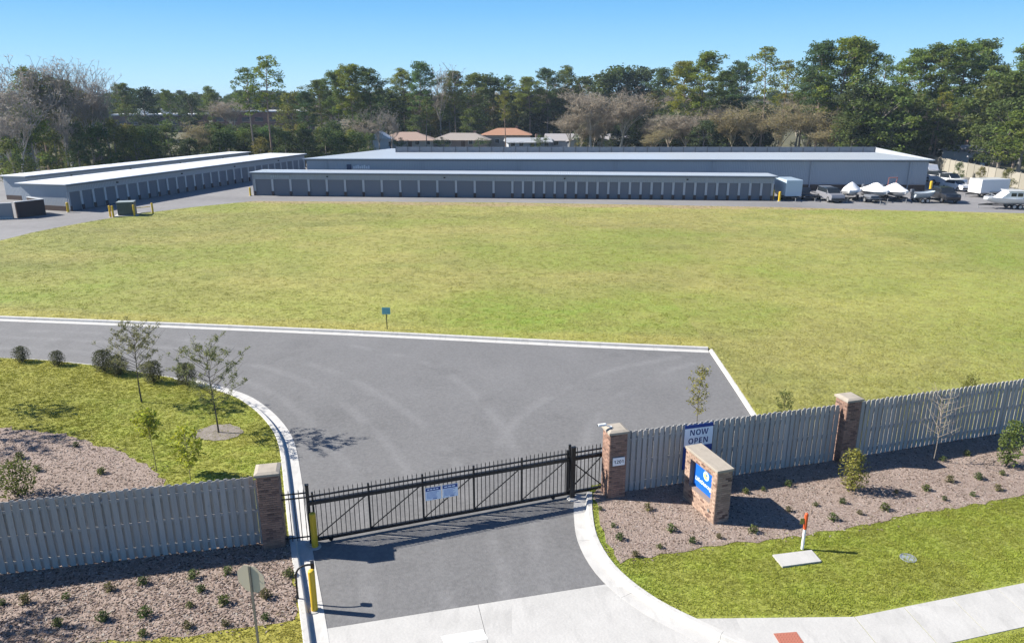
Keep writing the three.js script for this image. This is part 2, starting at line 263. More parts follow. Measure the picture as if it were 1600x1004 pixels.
// grass blades standing on the turf, and loose chips on the mulch
function tuftGeo(seed, n, h, w) { const R = rng(seed), t = new Tris(); for (let i = 0; i < n; i++) { const a = R() * 6.28, r = R() * w, x = Math.cos(a) * r, z = Math.sin(a) * r, l = h * (0.6 + R() * 0.7), b = R() * 6.28, lean = l * (0.25 + R() * 0.6), d = 0.006 + R() * 0.006; t.tri([x - Math.sin(b) * d, 0, z + Math.cos(b) * d], [x + Math.sin(b) * d, 0, z - Math.cos(b) * d], [x + Math.cos(b) * lean, l, z + Math.sin(b) * lean], [1, 1, 1]); } const g = t.geo(); g.deleteAttribute('color'); return g; }
M.blade = new THREE.MeshPhysicalMaterial({ color: 0xffffff, roughness: 0.9, transmission: 0.25, thickness: 0, specularIntensity: 0.3 });
function scatter(name, label, category, geo, m, spots) {
  const o = new THREE.InstancedMesh(geo, m, spots.length), mt = new THREE.Matrix4(), q = new THREE.Quaternion(), c = new THREE.Color();
  spots.forEach(([x, y, z, s, ry, col, sy, tilt], i) => { q.setFromEuler(new THREE.Euler(tilt ?? 0, ry, 0)); mt.compose(V(x, y, z), q, V(s, sy ?? s, s)); o.setMatrixAt(i, mt); o.setColorAt(i, c.setRGB(col[0], col[1], col[2])); });
  shade(o); o.name = numbered(name); o.userData = { label, category, kind: 'stuff' }; scene.add(o); return o;
}
const jitter = (c, R, a) => { const k = 1 + (R() - 0.5) * a; return [c[0] * k, c[1] * (k + (R() - 0.5) * 0.1), c[2] * k]; };
{
  const R = rng(11), tuft = tuftGeo(5, 12, 0.034, 0.10);
  const walkPoly = [[4.7, -16.6], [9.2, -16.65], [26, -21.1], [26, -19.3], [9.4, -15.0], [8, -13], [4.7, -13]];
  const grow = (poly, x0, x1, z0, z1, n, field, skip, y, s0) => { const out = []; for (let i = 0; i < n; i++) { let t = R(); if (field) t = 1 - Math.pow(t, 1.9); let x = lerp(x0, x1, R()), z = lerp(z0, z1, t); if (!inside(poly, x, z) || skip.some((b) => inside(b, x, z))) continue; if (!field && R() < 0.25) { x += (R() + R() - 1) * 0.55; z += (R() + R() - 1) * 0.55; if (!inside(poly, x, z) || inside(walkPoly, x, z)) continue; } const c = turfTone(x, z, field).map((q) => q * 1.42); const s = s0 * (0.7 + R() * 0.6) * (0.8 + 0.4 * fbm(x * 0.8, z * 0.8, 2)); out.push([x, y, z, s, R() * 6.28, jitter(c, R, 0.28)]); } return out; };
  scatter('grass', 'short turf on the lawn left of the gate behind the fence', 'grass', tuft, M.blade, grow(LEFT, -34, -4, -38.5, -14.5, 110000, false, BEDS, 0.128, 0.9));
  scatter('grass', 'short turf on the lawn between the mulch bed and the footway', 'grass', tuft, M.blade, grow(RIGHT, 2.6, 26, -27, -14.4, 80000, false, [BEDS[2], walkPoly], 0.128, 0.9));
  scatter('grass', 'rough mown grass of the large open field', 'grass', tuftGeo(6, 12, 0.05, 0.2), M.blade, grow(FIELD, -56, 70, -98, -26, 220000, true, [], 0.122, 0.9));
  const chips = []; for (const [b, [x0, x1, z0, z1], n] of [[BEDS[0], [-17, -5.6, -20.5, -15.2], 16000], [BEDS[1], [-24, -11, -30, -18.4], 17000], [BEDS[2], [2.8, 24, -29, -18.9], 30000]]) for (let i = 0; i < n; i++) { let x = lerp(x0, x1, R()), z = lerp(z0, z1, R()); if (!inside(b, x, z)) continue; if (R() < 0.3) { x += (R() + R() - 1) * 0.6; z += (R() + R() - 1) * 0.6; if (!inside(LEFT, x, z) && !inside(RIGHT, x, z)) continue; } const k = R(), c = k < 0.2 ? [0.10, 0.07, 0.052] : k < 0.68 ? [0.26, 0.192, 0.152] : k < 0.92 ? [0.34, 0.275, 0.235] : [0.45, 0.395, 0.355]; chips.push([x, 0.135, z, 0.3 + R() * 0.75, R() * 6.28, jitter(c, R, 0.3), 0.5 + R(), (R() - 0.5) * 0.9]); }
  scatter('bark_chips', 'loose brown bark chips covering the mulch beds', 'bark chips', box(0.09, 0.016, 0.03), M.blade, chips);
}
console.log('scatter');

// ---------------------------------------------------------------- brickwork
M.mortar = mat([0.22, 0.17, 0.145], { roughness: 1 });
// bricks laid on a w x h rectangle in the xy plane (facing +z), holes = [[x0, y0, x1, y1]]
function bricks(t, w, h, place, seed, hole, tone = [0.265, 0.16, 0.118]) {
  const R = rng(seed), bl = 0.2, bh = 0.0635, j = 0.01, d = 0.012, rows = Math.floor(h / (bh + j));
  for (let r = 0; r < rows; r++) {
    const y = r * (h / rows); let x = r % 2 ? -bl / 2 : 0;
    for (; x < w; x += bl + j) {
      const pieces = []; let x0 = Math.max(0, x), x1 = Math.min(w, x + bl); if (x1 - x0 < 0.02) continue;
      if (hole && y + bh > hole[1] && y < hole[3]) { if (x0 < hole[0]) pieces.push([x0, Math.min(x1, hole[0])]); if (x1 > hole[2]) pieces.push([Math.max(x0, hole[2]), x1]); } else pieces.push([x0, x1]);
      const k = 0.75 + R() * 0.5, c = R() < 0.15 ? [0.15 * k, 0.09 * k, 0.07 * k] : tone.map((q) => q * k);
      for (const [a, b] of pieces) {
        if (b - a < 0.02) continue;
        const q = d + R() * 0.003, P = [[a, y, 0], [b, y, 0], [b, y + bh, 0], [a, y + bh, 0]].map((p) => place(p)), Q = [[a + 0.003, y + 0.003, q], [b - 0.003, y + 0.003, q], [b - 0.003, y + bh - 0.003, q], [a + 0.003, y + bh - 0.003, q]].map((p) => place(p));
        t.quad(Q[0], Q[1], Q[2], Q[3], c); for (let i = 0; i < 4; i++) t.quad(P[i], P[(i + 1) % 4], Q[(i + 1) % 4], Q[i], c);
      }
    }
  }
}
function turned(w, d, side) { // places face coordinates on one of the four sides of a w x d block centred on the origin
  return ([x, y, z]) => [[x - w / 2, y, d / 2 + z], [w / 2 + z, y, d / 2 - x], [w / 2 - x, y, -d / 2 - z], [-w / 2 - z, y, x - d / 2]][side];
}
M.cap = mat(null, { map: M.concrete.map, color: new THREE.Color().setRGB(0.80, 0.72, 0.62), roughness: 0.9 });
function pillar(label, x, z, h, turn, seed, w = 0.62) {
  const p = thing('brick_pillar', label, 'pillar', [x, 0.1, z], turn, 'brick pillars along the fence');
  part('core', box(w - 0.001, h - 0.1, w - 0.001), M.mortar, p);
  const t = new Tris(); for (let s = 0; s < 4; s++) bricks(t, w, h - 0.1, turned(w, w, s), seed + s);
  part('brickwork', t.geo(), M.vert, p).userData.kind = 'stuff';
  const c = w / 2 + 0.06, cap = new Tris(), lo = [[-c, c], [c, c], [c, -c], [-c, -c]], y0 = h - 0.1 + 0.002, y1 = y0 + 0.075, y2 = y0 + 0.12;
  for (let i = 0; i < 4; i++) { const a = lo[i], b = lo[(i + 1) % 4]; cap.quad([a[0], y0, a[1]], [b[0], y0, b[1]], [b[0], y1, b[1]], [a[0], y1, a[1]], [1, 1, 1]); cap.quad([a[0], y1, a[1]], [b[0], y1, b[1]], [b[0] * 0.72, y2, b[1] * 0.72], [a[0] * 0.72, y2, a[1] * 0.72], [1, 1, 1]); }
  cap.quad(...lo.map(([a, b]) => [a * 0.72, y2, b * 0.72]), [1, 1, 1]); cap.quad(...lo.map(([a, b]) => [a, y0, b]), [1, 1, 1]);
  const g = cap.geo(); g.deleteAttribute('color'); g.setAttribute('uv', new THREE.Float32BufferAttribute(new Float32Array(g.attributes.position.count * 2), 2)); planar(g, 0, 0, 3, 3); part('cap', g, M.cap, p);
  return p;
}
const FT = heading(10.94, -2.93);
pillar('brick pillar with pale cap at the left end of the gate', -7.42, -20.02, 2.62, heading(7.6, -1.7), 100);
const midPillar = pillar('brick pillar with pale cap, camera and white number plate right of the gate', 3.54, -22.98, 2.58, FT, 200);
pillar('brick pillar between the two stretches of the right fence', 12.66, -25.55, 2.66, heading(9.1, -2.6), 300);

// ---------------------------------------------------------------- fences
const woods = [0, 1, 2, 3].map((v) => {
  const t = colorTex(128, 512, (x, y) => { const g = fbm(x * 26 + v * 9, y * 3 + v * 5, 4), kn = Math.hypot((x - 0.3 - 0.1 * v) * 1.2, (y - 0.2 - 0.21 * v) * 9), k = 0.375 + 0.14 * (g - 0.5) + (v - 1.5) * 0.016 - 0.07 * smooth(0.14, 0.05, kn) + 0.05 * (fbm(x * 3, y * 6 + v, 3) - 0.5); return [k * 1.04, k * 1.0, k * 0.95]; }, true);
  return mat(null, { map: t, roughness: 0.95 });
});
function boardGeo(w, h, th, dog, v) {
  const s = new THREE.Shape(dog ? [[0, 0], [w, 0], [w, h - 0.035], [w - 0.035, h], [0.035, h], [0, h - 0.035]].map(([a, b]) => new THREE.Vector2(a - w / 2, b)) : [[0, 0], [w, 0], [w, h], [0, h]].map(([a, b]) => new THREE.Vector2(a - w / 2, b)));
  const g = new THREE.ExtrudeGeometry(s, { depth: th, bevelEnabled: false }).translate(0, 0, -th / 2), u = g.attributes.uv, p = g.attributes.position;
  for (let i = 0; i < p.count; i++) u.setXY(i, (p.getX(i) + w / 2 + Math.abs(p.getZ(i))) / w * 0.9, p.getY(i) / 2.5 + v * 0.23);
  return g;
}
const boards = { flat: [0, 1, 2].map((v) => boardGeo(0.152, 2.3 + v * 0.008, 0.019, true, v)) };
function fence(name, label, x0, z0, x1, z1, pitch, seed) {
  const R = rng(seed), L = Math.hypot(x1 - x0, z1 - z0), f = thing(name, label, 'fence', [x0, 0.14, z0], heading(x1 - x0, z1 - z0));
  for (const y of [0.28, 1.12, 1.95]) part('rail', box(L, 0.09, 0.04, L / 2, y, 0), woods[1], f);
  const posts = Math.round(L / 2.4); for (let i = 0; i <= posts; i++) part('post', box(0.088, 2.22, 0.036, clamp(i * L / posts, 0.06, L - 0.06), -0.02, 0), woods[0], f);
  const n = Math.floor(L / pitch);
  for (let i = 0; i < n; i++) for (const side of [0, 1]) {
    const x = (i + 0.5 + side * 0.5) * pitch; if (x > L - 0.07) continue;
    const b = shade(new THREE.Mesh(boards.flat[Math.floor(R() * 3)], woods[Math.floor(R() * 4)]));
    b.name = 'board'; b.position.set(x + (R() - 0.5) * 0.014, 0.02 + (R() - 0.5) * 0.022, (side ? -1 : 1) * (0.0215 + 0.0105 + R() * 0.003)); b.rotation.z = (R() - 0.5) * 0.008; b.rotation.y = (R() - 0.5) * 0.05; f.add(b);
  }
  return f;
}
fence('board_fence', 'weathered grey board fence left of the gate', -18.6, -17.62, -7.75, -19.98, 0.232, 21);
fence('board_fence', 'weathered grey board fence behind the monument sign, between two brick pillars', 3.9, -23.1, 12.32, -25.45, 0.212, 22);
fence('board_fence', 'weathered grey board fence right of the right brick pillar', 13.0, -25.66, 27.2, -29.9, 0.212, 23);
console.log('fences');

// ---------------------------------------------------------------- sliding gate
M.iron = mat([0.012, 0.012, 0.014], { roughness: 0.45, metalness: 0.2 });
M.yellow = mat([0.62, 0.40, 0.02], { roughness: 0.55 });
{
  const L = Math.hypot(8.41, 2.92), G = thing('sliding_gate', 'black metal sliding gate of spear topped pickets across the drive', 'gate', [-6.31, 0, -20.12], heading(8.41, -2.92));
  const tail = L + 1.25, frame = (x, w = 0.06) => part('upright', box(w, 1.72, w, x, 0.1, 0), M.iron, G);
  const bays = [0.14, 1.86, 3.6, 5.33, 7.03, 8.72];
  bays.forEach((x) => frame(x)); frame(tail);
  part('bottom_rail', rbox(tail, 0.1, 0.09, 0.008, tail / 2, 0.1, 0), M.iron, G);
  part('track_beam', rbox(tail, 0.13, 0.11, 0.01, tail / 2, 1.4, 0), M.iron, G);
  part('top_rail', box(tail, 0.045, 0.05, tail / 2, 1.66, 0), M.iron, G);
  for (let i = 0; i < 5; i++) part('brace', bar(V(bays[i] + 0.04, 0.2, -0.045), V(bays[i + 1] - 0.04, 1.41, -0.045), 0.03, 0.035), M.iron, G);
  part('brace', bar(V(8.8, 0.2, -0.045), V(tail - 0.05, 1.41, -0.045), 0.03, 0.04), M.iron, G); part('brace', bar(V(8.8, 1.41, -0.085), V(tail - 0.05, 0.2, -0.085), 0.03, 0.04), M.iron, G);
  const pk = join([box(0.022, 1.72, 0.022, 0, 0.12, 0.04), new THREE.ConeGeometry(0.02, 0.09, 4).rotateY(Math.PI / 4).translate(0, 1.88, 0.04)]);
  for (let x = 0.22; x < tail - 0.05; x += 0.145) { if (bays.some((b) => Math.abs(b - x) < 0.05)) continue; const o = shade(new THREE.Mesh(pk, M.iron)); o.name = 'picket'; o.position.x = x; G.add(o); }
  for (const x of [0.6, 8.2]) part('wheel', new THREE.CylinderGeometry(0.07, 0.07, 0.04, 14).rotateX(Math.PI / 2).translate(x, 0.08, 0), M.iron, G);
  const at = (x, z = 0) => { const v = V(x, 0, z).applyAxisAngle(UP, heading(8.41, -2.92)); return [v.x - 6.31, 0, v.z - 20.12]; };
  for (const [x, h, l] of [[0, 2.08, 'black square gate post beside the yellow bollard at the left'], [8.86, 1.98, 'black double gate post at the right end of the gate opening']]) {
    const p = thing('gate_post', l, 'post', at(x, x ? 0.16 : -0.02), heading(8.41, -2.92), 'gate posts');
    part('shaft', rbox(x ? 0.16 : 0.1, h, 0.1, 0.008, 0, 0, 0), M.iron, p); part('cap', box(x ? 0.18 : 0.12, 0.02, 0.12, 0, h + 0.001, 0), M.iron, p); part('footing', cyl(0.2, 0.18, 0.05, 0, 0, 0, 16), M.concrete, p);
    if (x) { part('roller_guide', box(0.14, 0.08, 0.3, 0, 1.55, -0.16), M.iron, p); part('shaft', rbox(0.08, h - 0.05, 0.08, 0.008, 0.01, 0, -0.33), M.iron, p); }
  }
  // short fixed panel between the left pillar and its post
  const F = thing('railing_panel', 'short black railing panel between the left brick pillar and the gate post', 'railing', [-7.1, 0.13, -20.0], heading(0.76, -0.16));
  for (const y of [0.12, 1.5, 1.66]) part('rail', box(0.76, 0.035, 0.035, 0.38, y, 0), M.iron, F);
  const pf = pk.clone().translate(0, -0.1, -0.04); for (let i = 0; i < 5; i++) { const o = shade(new THREE.Mesh(pf, M.iron)); o.name = 'picket'; o.position.set(0.08 + i * 0.15, 0, 0); F.add(o); }
  // two notices on the gate
  const notice = (head) => { const c = document.createElement('canvas'); c.width = 256; c.height = 220; const g = c.getContext('2d'); g.fillStyle = '#eef2fa'; g.fillRect(0, 0, 256, 220); g.fillStyle = '#123a86'; g.fillRect(6, 6, 244, 56); g.fillStyle = '#e8edf8'; for (let i = 0; i < head; i++) g.fillRect(30 + i * (196 / head), 24, 196 / head - 12, 22); g.fillStyle = '#5c7ec0'; const R = rng(head); for (let r = 0; r < 6; r++) g.fillRect(22, 78 + r * 20, 150 + R() * 60, 7); g.fillStyle = '#24509c'; g.fillRect(150 - head * 8, 196, 70, 12); const t = new THREE.CanvasTexture(c); t.colorSpace = THREE.SRGBColorSpace; return mat(null, { map: t, roughness: 0.5 }); };
  for (const [x, n, l] of [[3.93, 4, 'left of the two blue and white notices hung on the gate'], [4.5, 3, 'right of the two blue and white notices hung on the gate']]) {
    const s = thing('notice', l, 'sign', at(x, 0.062).map((q, i) => i === 1 ? 0.86 : q), heading(8.41, -2.92), 'notices on the gate');
    part('backing', box(0.53, 0.47, 0.006), mat([0.7, 0.72, 0.74]), s);
    const f = new THREE.PlaneGeometry(0.52, 0.46).translate(0, 0.235, 0.0055); part('print', f, notice(n), s);
  }
}
function bollard(label, x, z, h, r = 0.085, y = 0) {
  const b = thing('bollard', label, 'bollard', [x, y, z]);
  part('sleeve', cyl(r, r, h - r * 0.5, 0, 0, 0, 20), M.yellow, b);
  part('dome', new THREE.SphereGeometry(r, 20, 8, 0, 6.3, 0, 1.57).scale(1, 0.55, 1).translate(0, h - r * 0.5, 0), M.yellow, b);
  part('footing', cyl(r * 1.9, r * 1.8, 0.03, 0, 0, 0, 20), M.concrete, b);
  return b;
}
bollard('yellow bollard standing in front of the left gate post', -6.17, -19.98, 1.22, 0.1);
bollard('yellow bollard beside the black gooseneck entry stand', -5.42, -17.0, 1.3, 0.09);
{ // gooseneck entry stand
  const p = thing('entry_stand', 'thin black gooseneck keypad stand beside the kerb and yellow bollard', 'keypad stand', [-5.95, 0.13, -17.3], heading(1, -0.28));
  part('base_plate', box(0.25, 0.012, 0.25), M.iron, p);
  const c = new THREE.CatmullRomCurve3([V(0, 0, 0), V(0, 0.55, 0), V(0.02, 0.85, 0), V(0.12, 1.0, 0), V(0.3, 1.05, 0), V(0.42, 1.04, 0)]);
  part('pole', new THREE.TubeGeometry(c, 30, 0.028, 8), M.iron, p);
  const k = part('keypad', rbox(0.1, 0.2, 0.16, 0.012, 0.46, 0.92, 0), M.iron, p); part('keys', box(0.006, 0.12, 0.1, 0.512, 0.96, 0), mat([0.3, 0.31, 0.32], { roughness: 0.4 }), k);
}
{ // camera on the pillar cap
  const c = thing('security_camera', 'white security camera on the pillar beside the gate', 'camera', [3.36, 2.72, -22.93], FT);
  part('base', cyl(0.05, 0.05, 0.03, 0, 0, 0, 12), mat([0.75, 0.75, 0.75]), c); part('arm', rod(V(0, 0.02, 0), V(-0.2, 0.1, 0.02), 0.018, 0.018, 8), mat([0.75, 0.75, 0.75]), c);
  const b = part('housing', rbox(0.3, 0.09, 0.1, 0.03, -0.32, 0.08, 0.02), mat([0.8, 0.8, 0.8], { roughness: 0.4 }), c); part('lens', new THREE.CylinderGeometry(0.03, 0.03, 0.01, 12).rotateZ(1.57).translate(-0.475, 0.125, 0.02), M.iron, b);
}
function printSheet(w, h, draw, px = 512) { const c = document.createElement('canvas'); c.width = px; c.height = Math.round(px * h / w); draw(c.getContext('2d'), c.width, c.height); const t = new THREE.CanvasTexture(c); t.colorSpace = THREE.SRGBColorSpace; return [new THREE.PlaneGeometry(w, h), mat(null, { map: t, roughness: 0.6 })]; }
{ // number plate
  const n = thing('number_plate', 'white house number plate on the pillar right of the gate', 'sign', [0, 0, 0], FT);
  const v = V(0.02, 0, 0.352).applyAxisAngle(UP, FT); n.position.set(3.54 + v.x, 1.42, -22.98 + v.z);
  part('plate', box(0.44, 0.3, 0.03), mat([0.72, 0.72, 0.72]), n);
  const [g, m] = printSheet(0.42, 0.28, (x, w, h) => { x.fillStyle = '#f2f2f4'; x.fillRect(0, 0, w, h); x.fillStyle = '#1c2433'; x.font = `bold ${h * 0.62}px sans-serif`; x.textAlign = 'center'; x.textBaseline = 'middle'; x.fillText('1201', w / 2, h * 0.53); }, 256);
  part('print', g.translate(0, 0.15, 0.018), m, n);
}
{ // NOW OPEN banner on the fence
  const B = thing('banner', 'blue and white NOW OPEN banner fixed to the fence behind the monument sign', 'banner', [6.62, 0.72, -23.77], heading(8.42, -2.35));
  part('sheet', box(1.12, 1.72, 0.012), mat([0.02, 0.07, 0.28], { roughness: 0.7 }), B);
  const [g, m] = printSheet(1.12, 1.72, (x, w, h) => {
    x.fillStyle = '#0f3c8c'; x.fillRect(0, 0, w, h); x.fillStyle = '#eef2fb'; x.fillRect(0, h * 0.075, w, h * 0.40); x.fillStyle = '#0c2f72'; x.textAlign = 'center'; x.textBaseline = 'middle'; x.font = `bold ${w * 0.27}px sans-serif`;
    x.fillText('NOW', w / 2, h * 0.175); x.fillText('OPEN', w / 2, h * 0.365);
  });
  part('print', g.translate(0, 0.86, 0.0085), m, B);
}
{ // monument sign: +z is the printed face
  const L = 1.84, D = 0.56, Hh = 1.86, turn = heading(0.59, 1.72) ;
  const S = thing('monument_sign', 'brick monument sign with recessed blue panel and pale top in the mulch bed', 'sign', [6.54, 0.13, -22.0], turn);
  const hx0 = 0.30, hx1 = 1.56, hy0 = 0.64, hy1 = 1.62, R0 = 0.2; // window in the face, measured from its left edge
  part('core', [box(L, Hh, D - R0, 0, 0, -R0 / 2), box(hx0, Hh, R0, -L / 2 + hx0 / 2, 0, D / 2 - R0 / 2), box(L - hx1, Hh, R0, L / 2 - (L - hx1) / 2, 0, D / 2 - R0 / 2), box(hx1 - hx0, hy0, R0, -L / 2 + (hx0 + hx1) / 2, 0, D / 2 - R0 / 2), box(hx1 - hx0, Hh - hy1, R0, -L / 2 + (hx0 + hx1) / 2, hy1, D / 2 - R0 / 2)], M.mortar, S);
  const t = new Tris(); const tan = [0.35, 0.24, 0.18]; bricks(t, L, Hh, turned(L, D, 0), 41, [hx0, hy0, hx1, hy1], tan); bricks(t, D, Hh, turned(L, D, 1), 42, null, tan); bricks(t, L, Hh, turned(L, D, 2), 43, null, tan); bricks(t, D, Hh, turned(L, D, 3), 44, null, tan);
  part('brickwork', t.geo(), M.vert, S).userData.kind = 'stuff';
  part('cap', rbox(L + 0.08, 0.09, D + 0.08, 0.015, 0, Hh + 0.002, 0), M.cap, S);
  const pw = hx1 - hx0 - 0.02, ph = hy1 - hy0 - 0.02, cx = -L / 2 + (hx0 + hx1) / 2;
  const P = part('sign_panel', box(pw, ph, 0.03, cx, hy0 + 0.01, D / 2 - R0 + 0.018), mat([0.01, 0.09, 0.38], { roughness: 0.4 }), S);
  const [g, m] = printSheet(pw, ph, (x, w, h) => {
    x.fillStyle = '#0a5fc0'; x.fillRect(0, 0, w, h); x.textAlign = 'center'; x.textBaseline = 'middle';
    x.fillStyle = '#bfe0c8'; x.beginPath(); x.arc(w * 0.56, h * 0.33, h * 0.17, 0, 6.3); x.fill(); x.fillStyle = '#d9d27c'; x.beginPath(); x.arc(w * 0.54, h * 0.36, h * 0.105, 0, 6.3); x.fill(); x.fillStyle = '#0a5fc0'; x.beginPath(); x.arc(w * 0.585, h * 0.30, h * 0.045, 0, 6.3); x.fill();
    x.fillStyle = '#f2f7ff'; x.font = `bold ${w * 0.155}px sans-serif`; x.fillText('LifeStorage', w / 2, h * 0.68);
  });
  part('print', g.translate(cx, hy0 + 0.01 + ph / 2, D / 2 - R0 + 0.036), m, P);
  part('socket_box', box(0.07, 0.1, 0.02, 0.62, 0.3, D / 2 + 0.024), mat([0.2, 0.2, 0.19]), S);
}
{ // stop sign seen from behind
  const s = thing('stop_sign', 'back of an octagonal sign on a thin post at the bottom left', 'sign', [-6.34, 0.12, -15.2], heading(1, 0.28));
  const steel = mat([0.58, 0.51, 0.38], { roughness: 0.6 }), pole = mat([0.2, 0.19, 0.17], { roughness: 0.6, metalness: 0.3 });
  const o = new THREE.CylinderGeometry(0.4, 0.4, 0.006, 8).rotateX(Math.PI / 2).rotateZ(Math.PI / 8).translate(0, 2.2, -0.03);
  part('plate', o, steel, s); part('face', new THREE.CylinderGeometry(0.395, 0.395, 0.002, 8).rotateX(Math.PI / 2).rotateZ(Math.PI / 8).translate(0, 2.2, -0.035), mat([0.42, 0.02, 0.02]), s);
  part('post', [box(0.05, 2.56, 0.006, 0, 0, 0), box(0.006, 2.56, 0.03, -0.025, 0, -0.012), box(0.006, 2.56, 0.03, 0.025, 0, -0.012)], pole, s);
  for (const y of [2.02, 2.38]) part('bolt', new THREE.CylinderGeometry(0.014, 0.014, 0.02, 6).rotateX(1.57).translate(0, y, 0.01), pole, s);
}
{ // utility marker on a pad
  const pad = single('utility_pad', planar(slab([[7.92, -19.3], [9.2, -19.55], [9.28, -18.98], [8.02, -18.72]], 0.19, 0.05), 0, 0, 3, 3), M.concrete, 'pale square concrete pad in the lawn below the marker post', 'concrete pad');
  const p = thing('marker_post', 'white marker post with orange red top behind the concrete pad', 'marker post', [8.96, 0.13, -19.66]);
  part('tube', cyl(0.045, 0.045, 0.72, 0, 0, 0, 12), mat([0.8, 0.8, 0.8], { roughness: 0.5 }), p);
  part('top', [cyl(0.055, 0.055, 0.5, 0, 0.722, 0, 12), new THREE.SphereGeometry(0.055, 12, 6, 0, 6.3, 0, 1.57).translate(0, 1.222, 0)], mat([0.62, 0.09, 0.02], { roughness: 0.5 }), p);
  part('tag', box(0.14, 0.2, 0.006, -0.11, 0.9, 0.02), mat([0.32, 0.26, 0.06]), p);
  const l = thing('valve_lid', 'low round grey lid set in the grass right of the marker post', 'lid', [12.0, 0.108, -19.2]);
  part('rim', new THREE.TorusGeometry(0.22, 0.02, 6, 24).rotateX(1.57).translate(0, 0.03, 0), mat([0.2, 0.22, 0.25]), l); part('disc', cyl(0.21, 0.21, 0.03, 0, 0, 0, 24), mat([0.24, 0.27, 0.3]), l);
  const f = thing('field_sign', 'small teal sign on a thin dark post at the edge of the field', 'sign', [-7.5, 0.12, -42.1]);
  part('post', box(0.045, 1.2, 0.045), mat([0.05, 0.045, 0.02]), f); part('plate', rbox(0.5, 0.42, 0.02, 0.008, 0, 0.95, 0.036), mat([0.16, 0.42, 0.40], { roughness: 0.5 }), f);
}
console.log('entrance');

// ---------------------------------------------------------------- storage buildings
const ribs = grayTex(64, 64, (u) => Math.abs(((u * 4) % 1) - 0.5) < 0.16 ? 1 : 0.2), slats = grayTex(16, 128, (u, v) => 0.5 + 0.5 * Math.sin(v * 2 * Math.PI * 8));
const metal = (c, o = {}) => mat(c, { roughness: 0.55, bumpMap: ribs, bumpScale: 0.03, ...o });
M.siding = metal([0.31, 0.345, 0.385]); M.trim = mat([0.30, 0.31, 0.33], { roughness: 0.5 });
M.doors = [0.19, 0.20, 0.212].map((k) => mat([k * 0.93, k, k * 1.13], { roughness: 0.6, bumpMap: slats, bumpScale: 0.04 }));
M.roofWhite = metal([0.66, 0.68, 0.70], { roughness: 0.42 }); M.roofGrey = metal([0.43, 0.47, 0.51], { roughness: 0.32 }); M.plinth = mat([0.075, 0.05, 0.042]); M.pier = mat([0.44, 0.45, 0.46]);
M.gutter = mat([0.09, 0.10, 0.12], { roughness: 0.5 });
// a row of lock-ups: local +x runs along the doors, +z is the door side
function lockups(label, x, z, dx, dz, depth, h, widths, rise) {
  const L = widths.reduce((a, b) => a + b, 0) + 0.35, B = thing('storage_building', label, 'storage building', [x, 0, z], heading(dx, dz));
  part('wall', [box(L, h, depth - 0.2, L / 2, 0, -0.2 - (depth - 0.2) / 2)], M.siding, B);
  part('lintel', box(L, h - 2.28, 0.2, L / 2, 2.28, -0.1), M.siding, B);
  let at = 0.175; const dh = 2.275, dg = {}, R = rng(L * 10 | 0);
  const pg = box(0.3, 2.278, 0.2, 0, 0, -0.1), bg = box(0.34, 0.62, 0.1, 0, 0, 0.052);
  widths.concat([0]).forEach((w) => {
    const p = shade(new THREE.Mesh(pg, M.pier)); p.name = 'pier'; p.position.x = at; B.add(p);
    const q = shade(new THREE.Mesh(bg, M.plinth)); q.name = 'pier_base'; q.position.x = at; B.add(q);
    if (w) { dg[w] ??= box(w - 0.32, dh - 0.01, 0.04, 0, 0.005, -0.13); const d = shade(new THREE.Mesh(dg[w], M.doors[Math.floor(R() * 3)])); d.name = 'roller_door'; d.position.x = at + w / 2; B.add(d); }
    at += w;
  });
  // low pitched roof that falls to the back, with an overhanging gutter over the doors
  const o = 0.35, t = new Tris(), y0 = h + 0.005, P = (a, y, b) => [a, y, b], f = [-o, L + o];
  const A = [P(f[0], y0 + rise, o), P(f[1], y0 + rise, o), P(f[1], y0 + 0.02, -depth - o), P(f[0], y0 + 0.02, -depth - o)], up = A.map(([a, b, c]) => [a, b + 0.1, c]);
  t.quad(...up, [1, 1, 1]); t.quad(...A, [1, 1, 1]); for (let i = 0; i < 4; i++) t.quad(A[i], A[(i + 1) % 4], up[(i + 1) % 4], up[i], [1, 1, 1]);
  const g = t.geo(); g.deleteAttribute('color'); g.setAttribute('uv', new THREE.Float32BufferAttribute(new Float32Array(g.attributes.position.count * 2), 2)); planar(g, 0, 0, 1, 1); part('roof', g, depth < 7 && rise > 0.11 ? M.roofGrey : M.roofWhite, B);
  part('gutter', box(L + 0.7, 0.12, 0.1, L / 2, h - 0.02 + rise - 0.1, o + 0.052), M.gutter, B);
  if (rise > 0.1) part('fascia', box(L, rise, 0.1, L / 2, h + 0.002, -0.06), M.trim, B);
  part('plinth', box(0.06, 0.6, depth - 0.6, -0.032, 0, -depth / 2 - 0.2), M.plinth, B);
  for (let k = 0; k < 4; k++) part('wall_light', [rbox(0.22, 0.16, 0.2, 0.03, L * (0.15 + k * 0.23), 2.62, 0.1)], M.iron, B);
  part('downpipe', box(0.1, h - 0.3, 0.08, 0.04, 0.2, 0.07), M.trim, B);
  return B;
}
const rep = (n, w) => Array(n).fill(w);
lockups('long low grey storage row with roller doors facing the field', -36.7, -105.4, 72.1, 5.37, 4.6, 3.05, [...rep(14, 2.62), ...rep(24, 1.465)], 0.12);
lockups('white roofed storage row with roller doors at the left, nearest the drive', -54.2, -90.2, 15.7, -49.8, 7.4, 3.1, rep(28, 1.84), 0.1);
lockups('second white roofed storage row at the far left, behind the nearer one', -65.2, -99.9, 13.9, -42, 4.2, 3.1, rep(16, 2.9), 0.1);
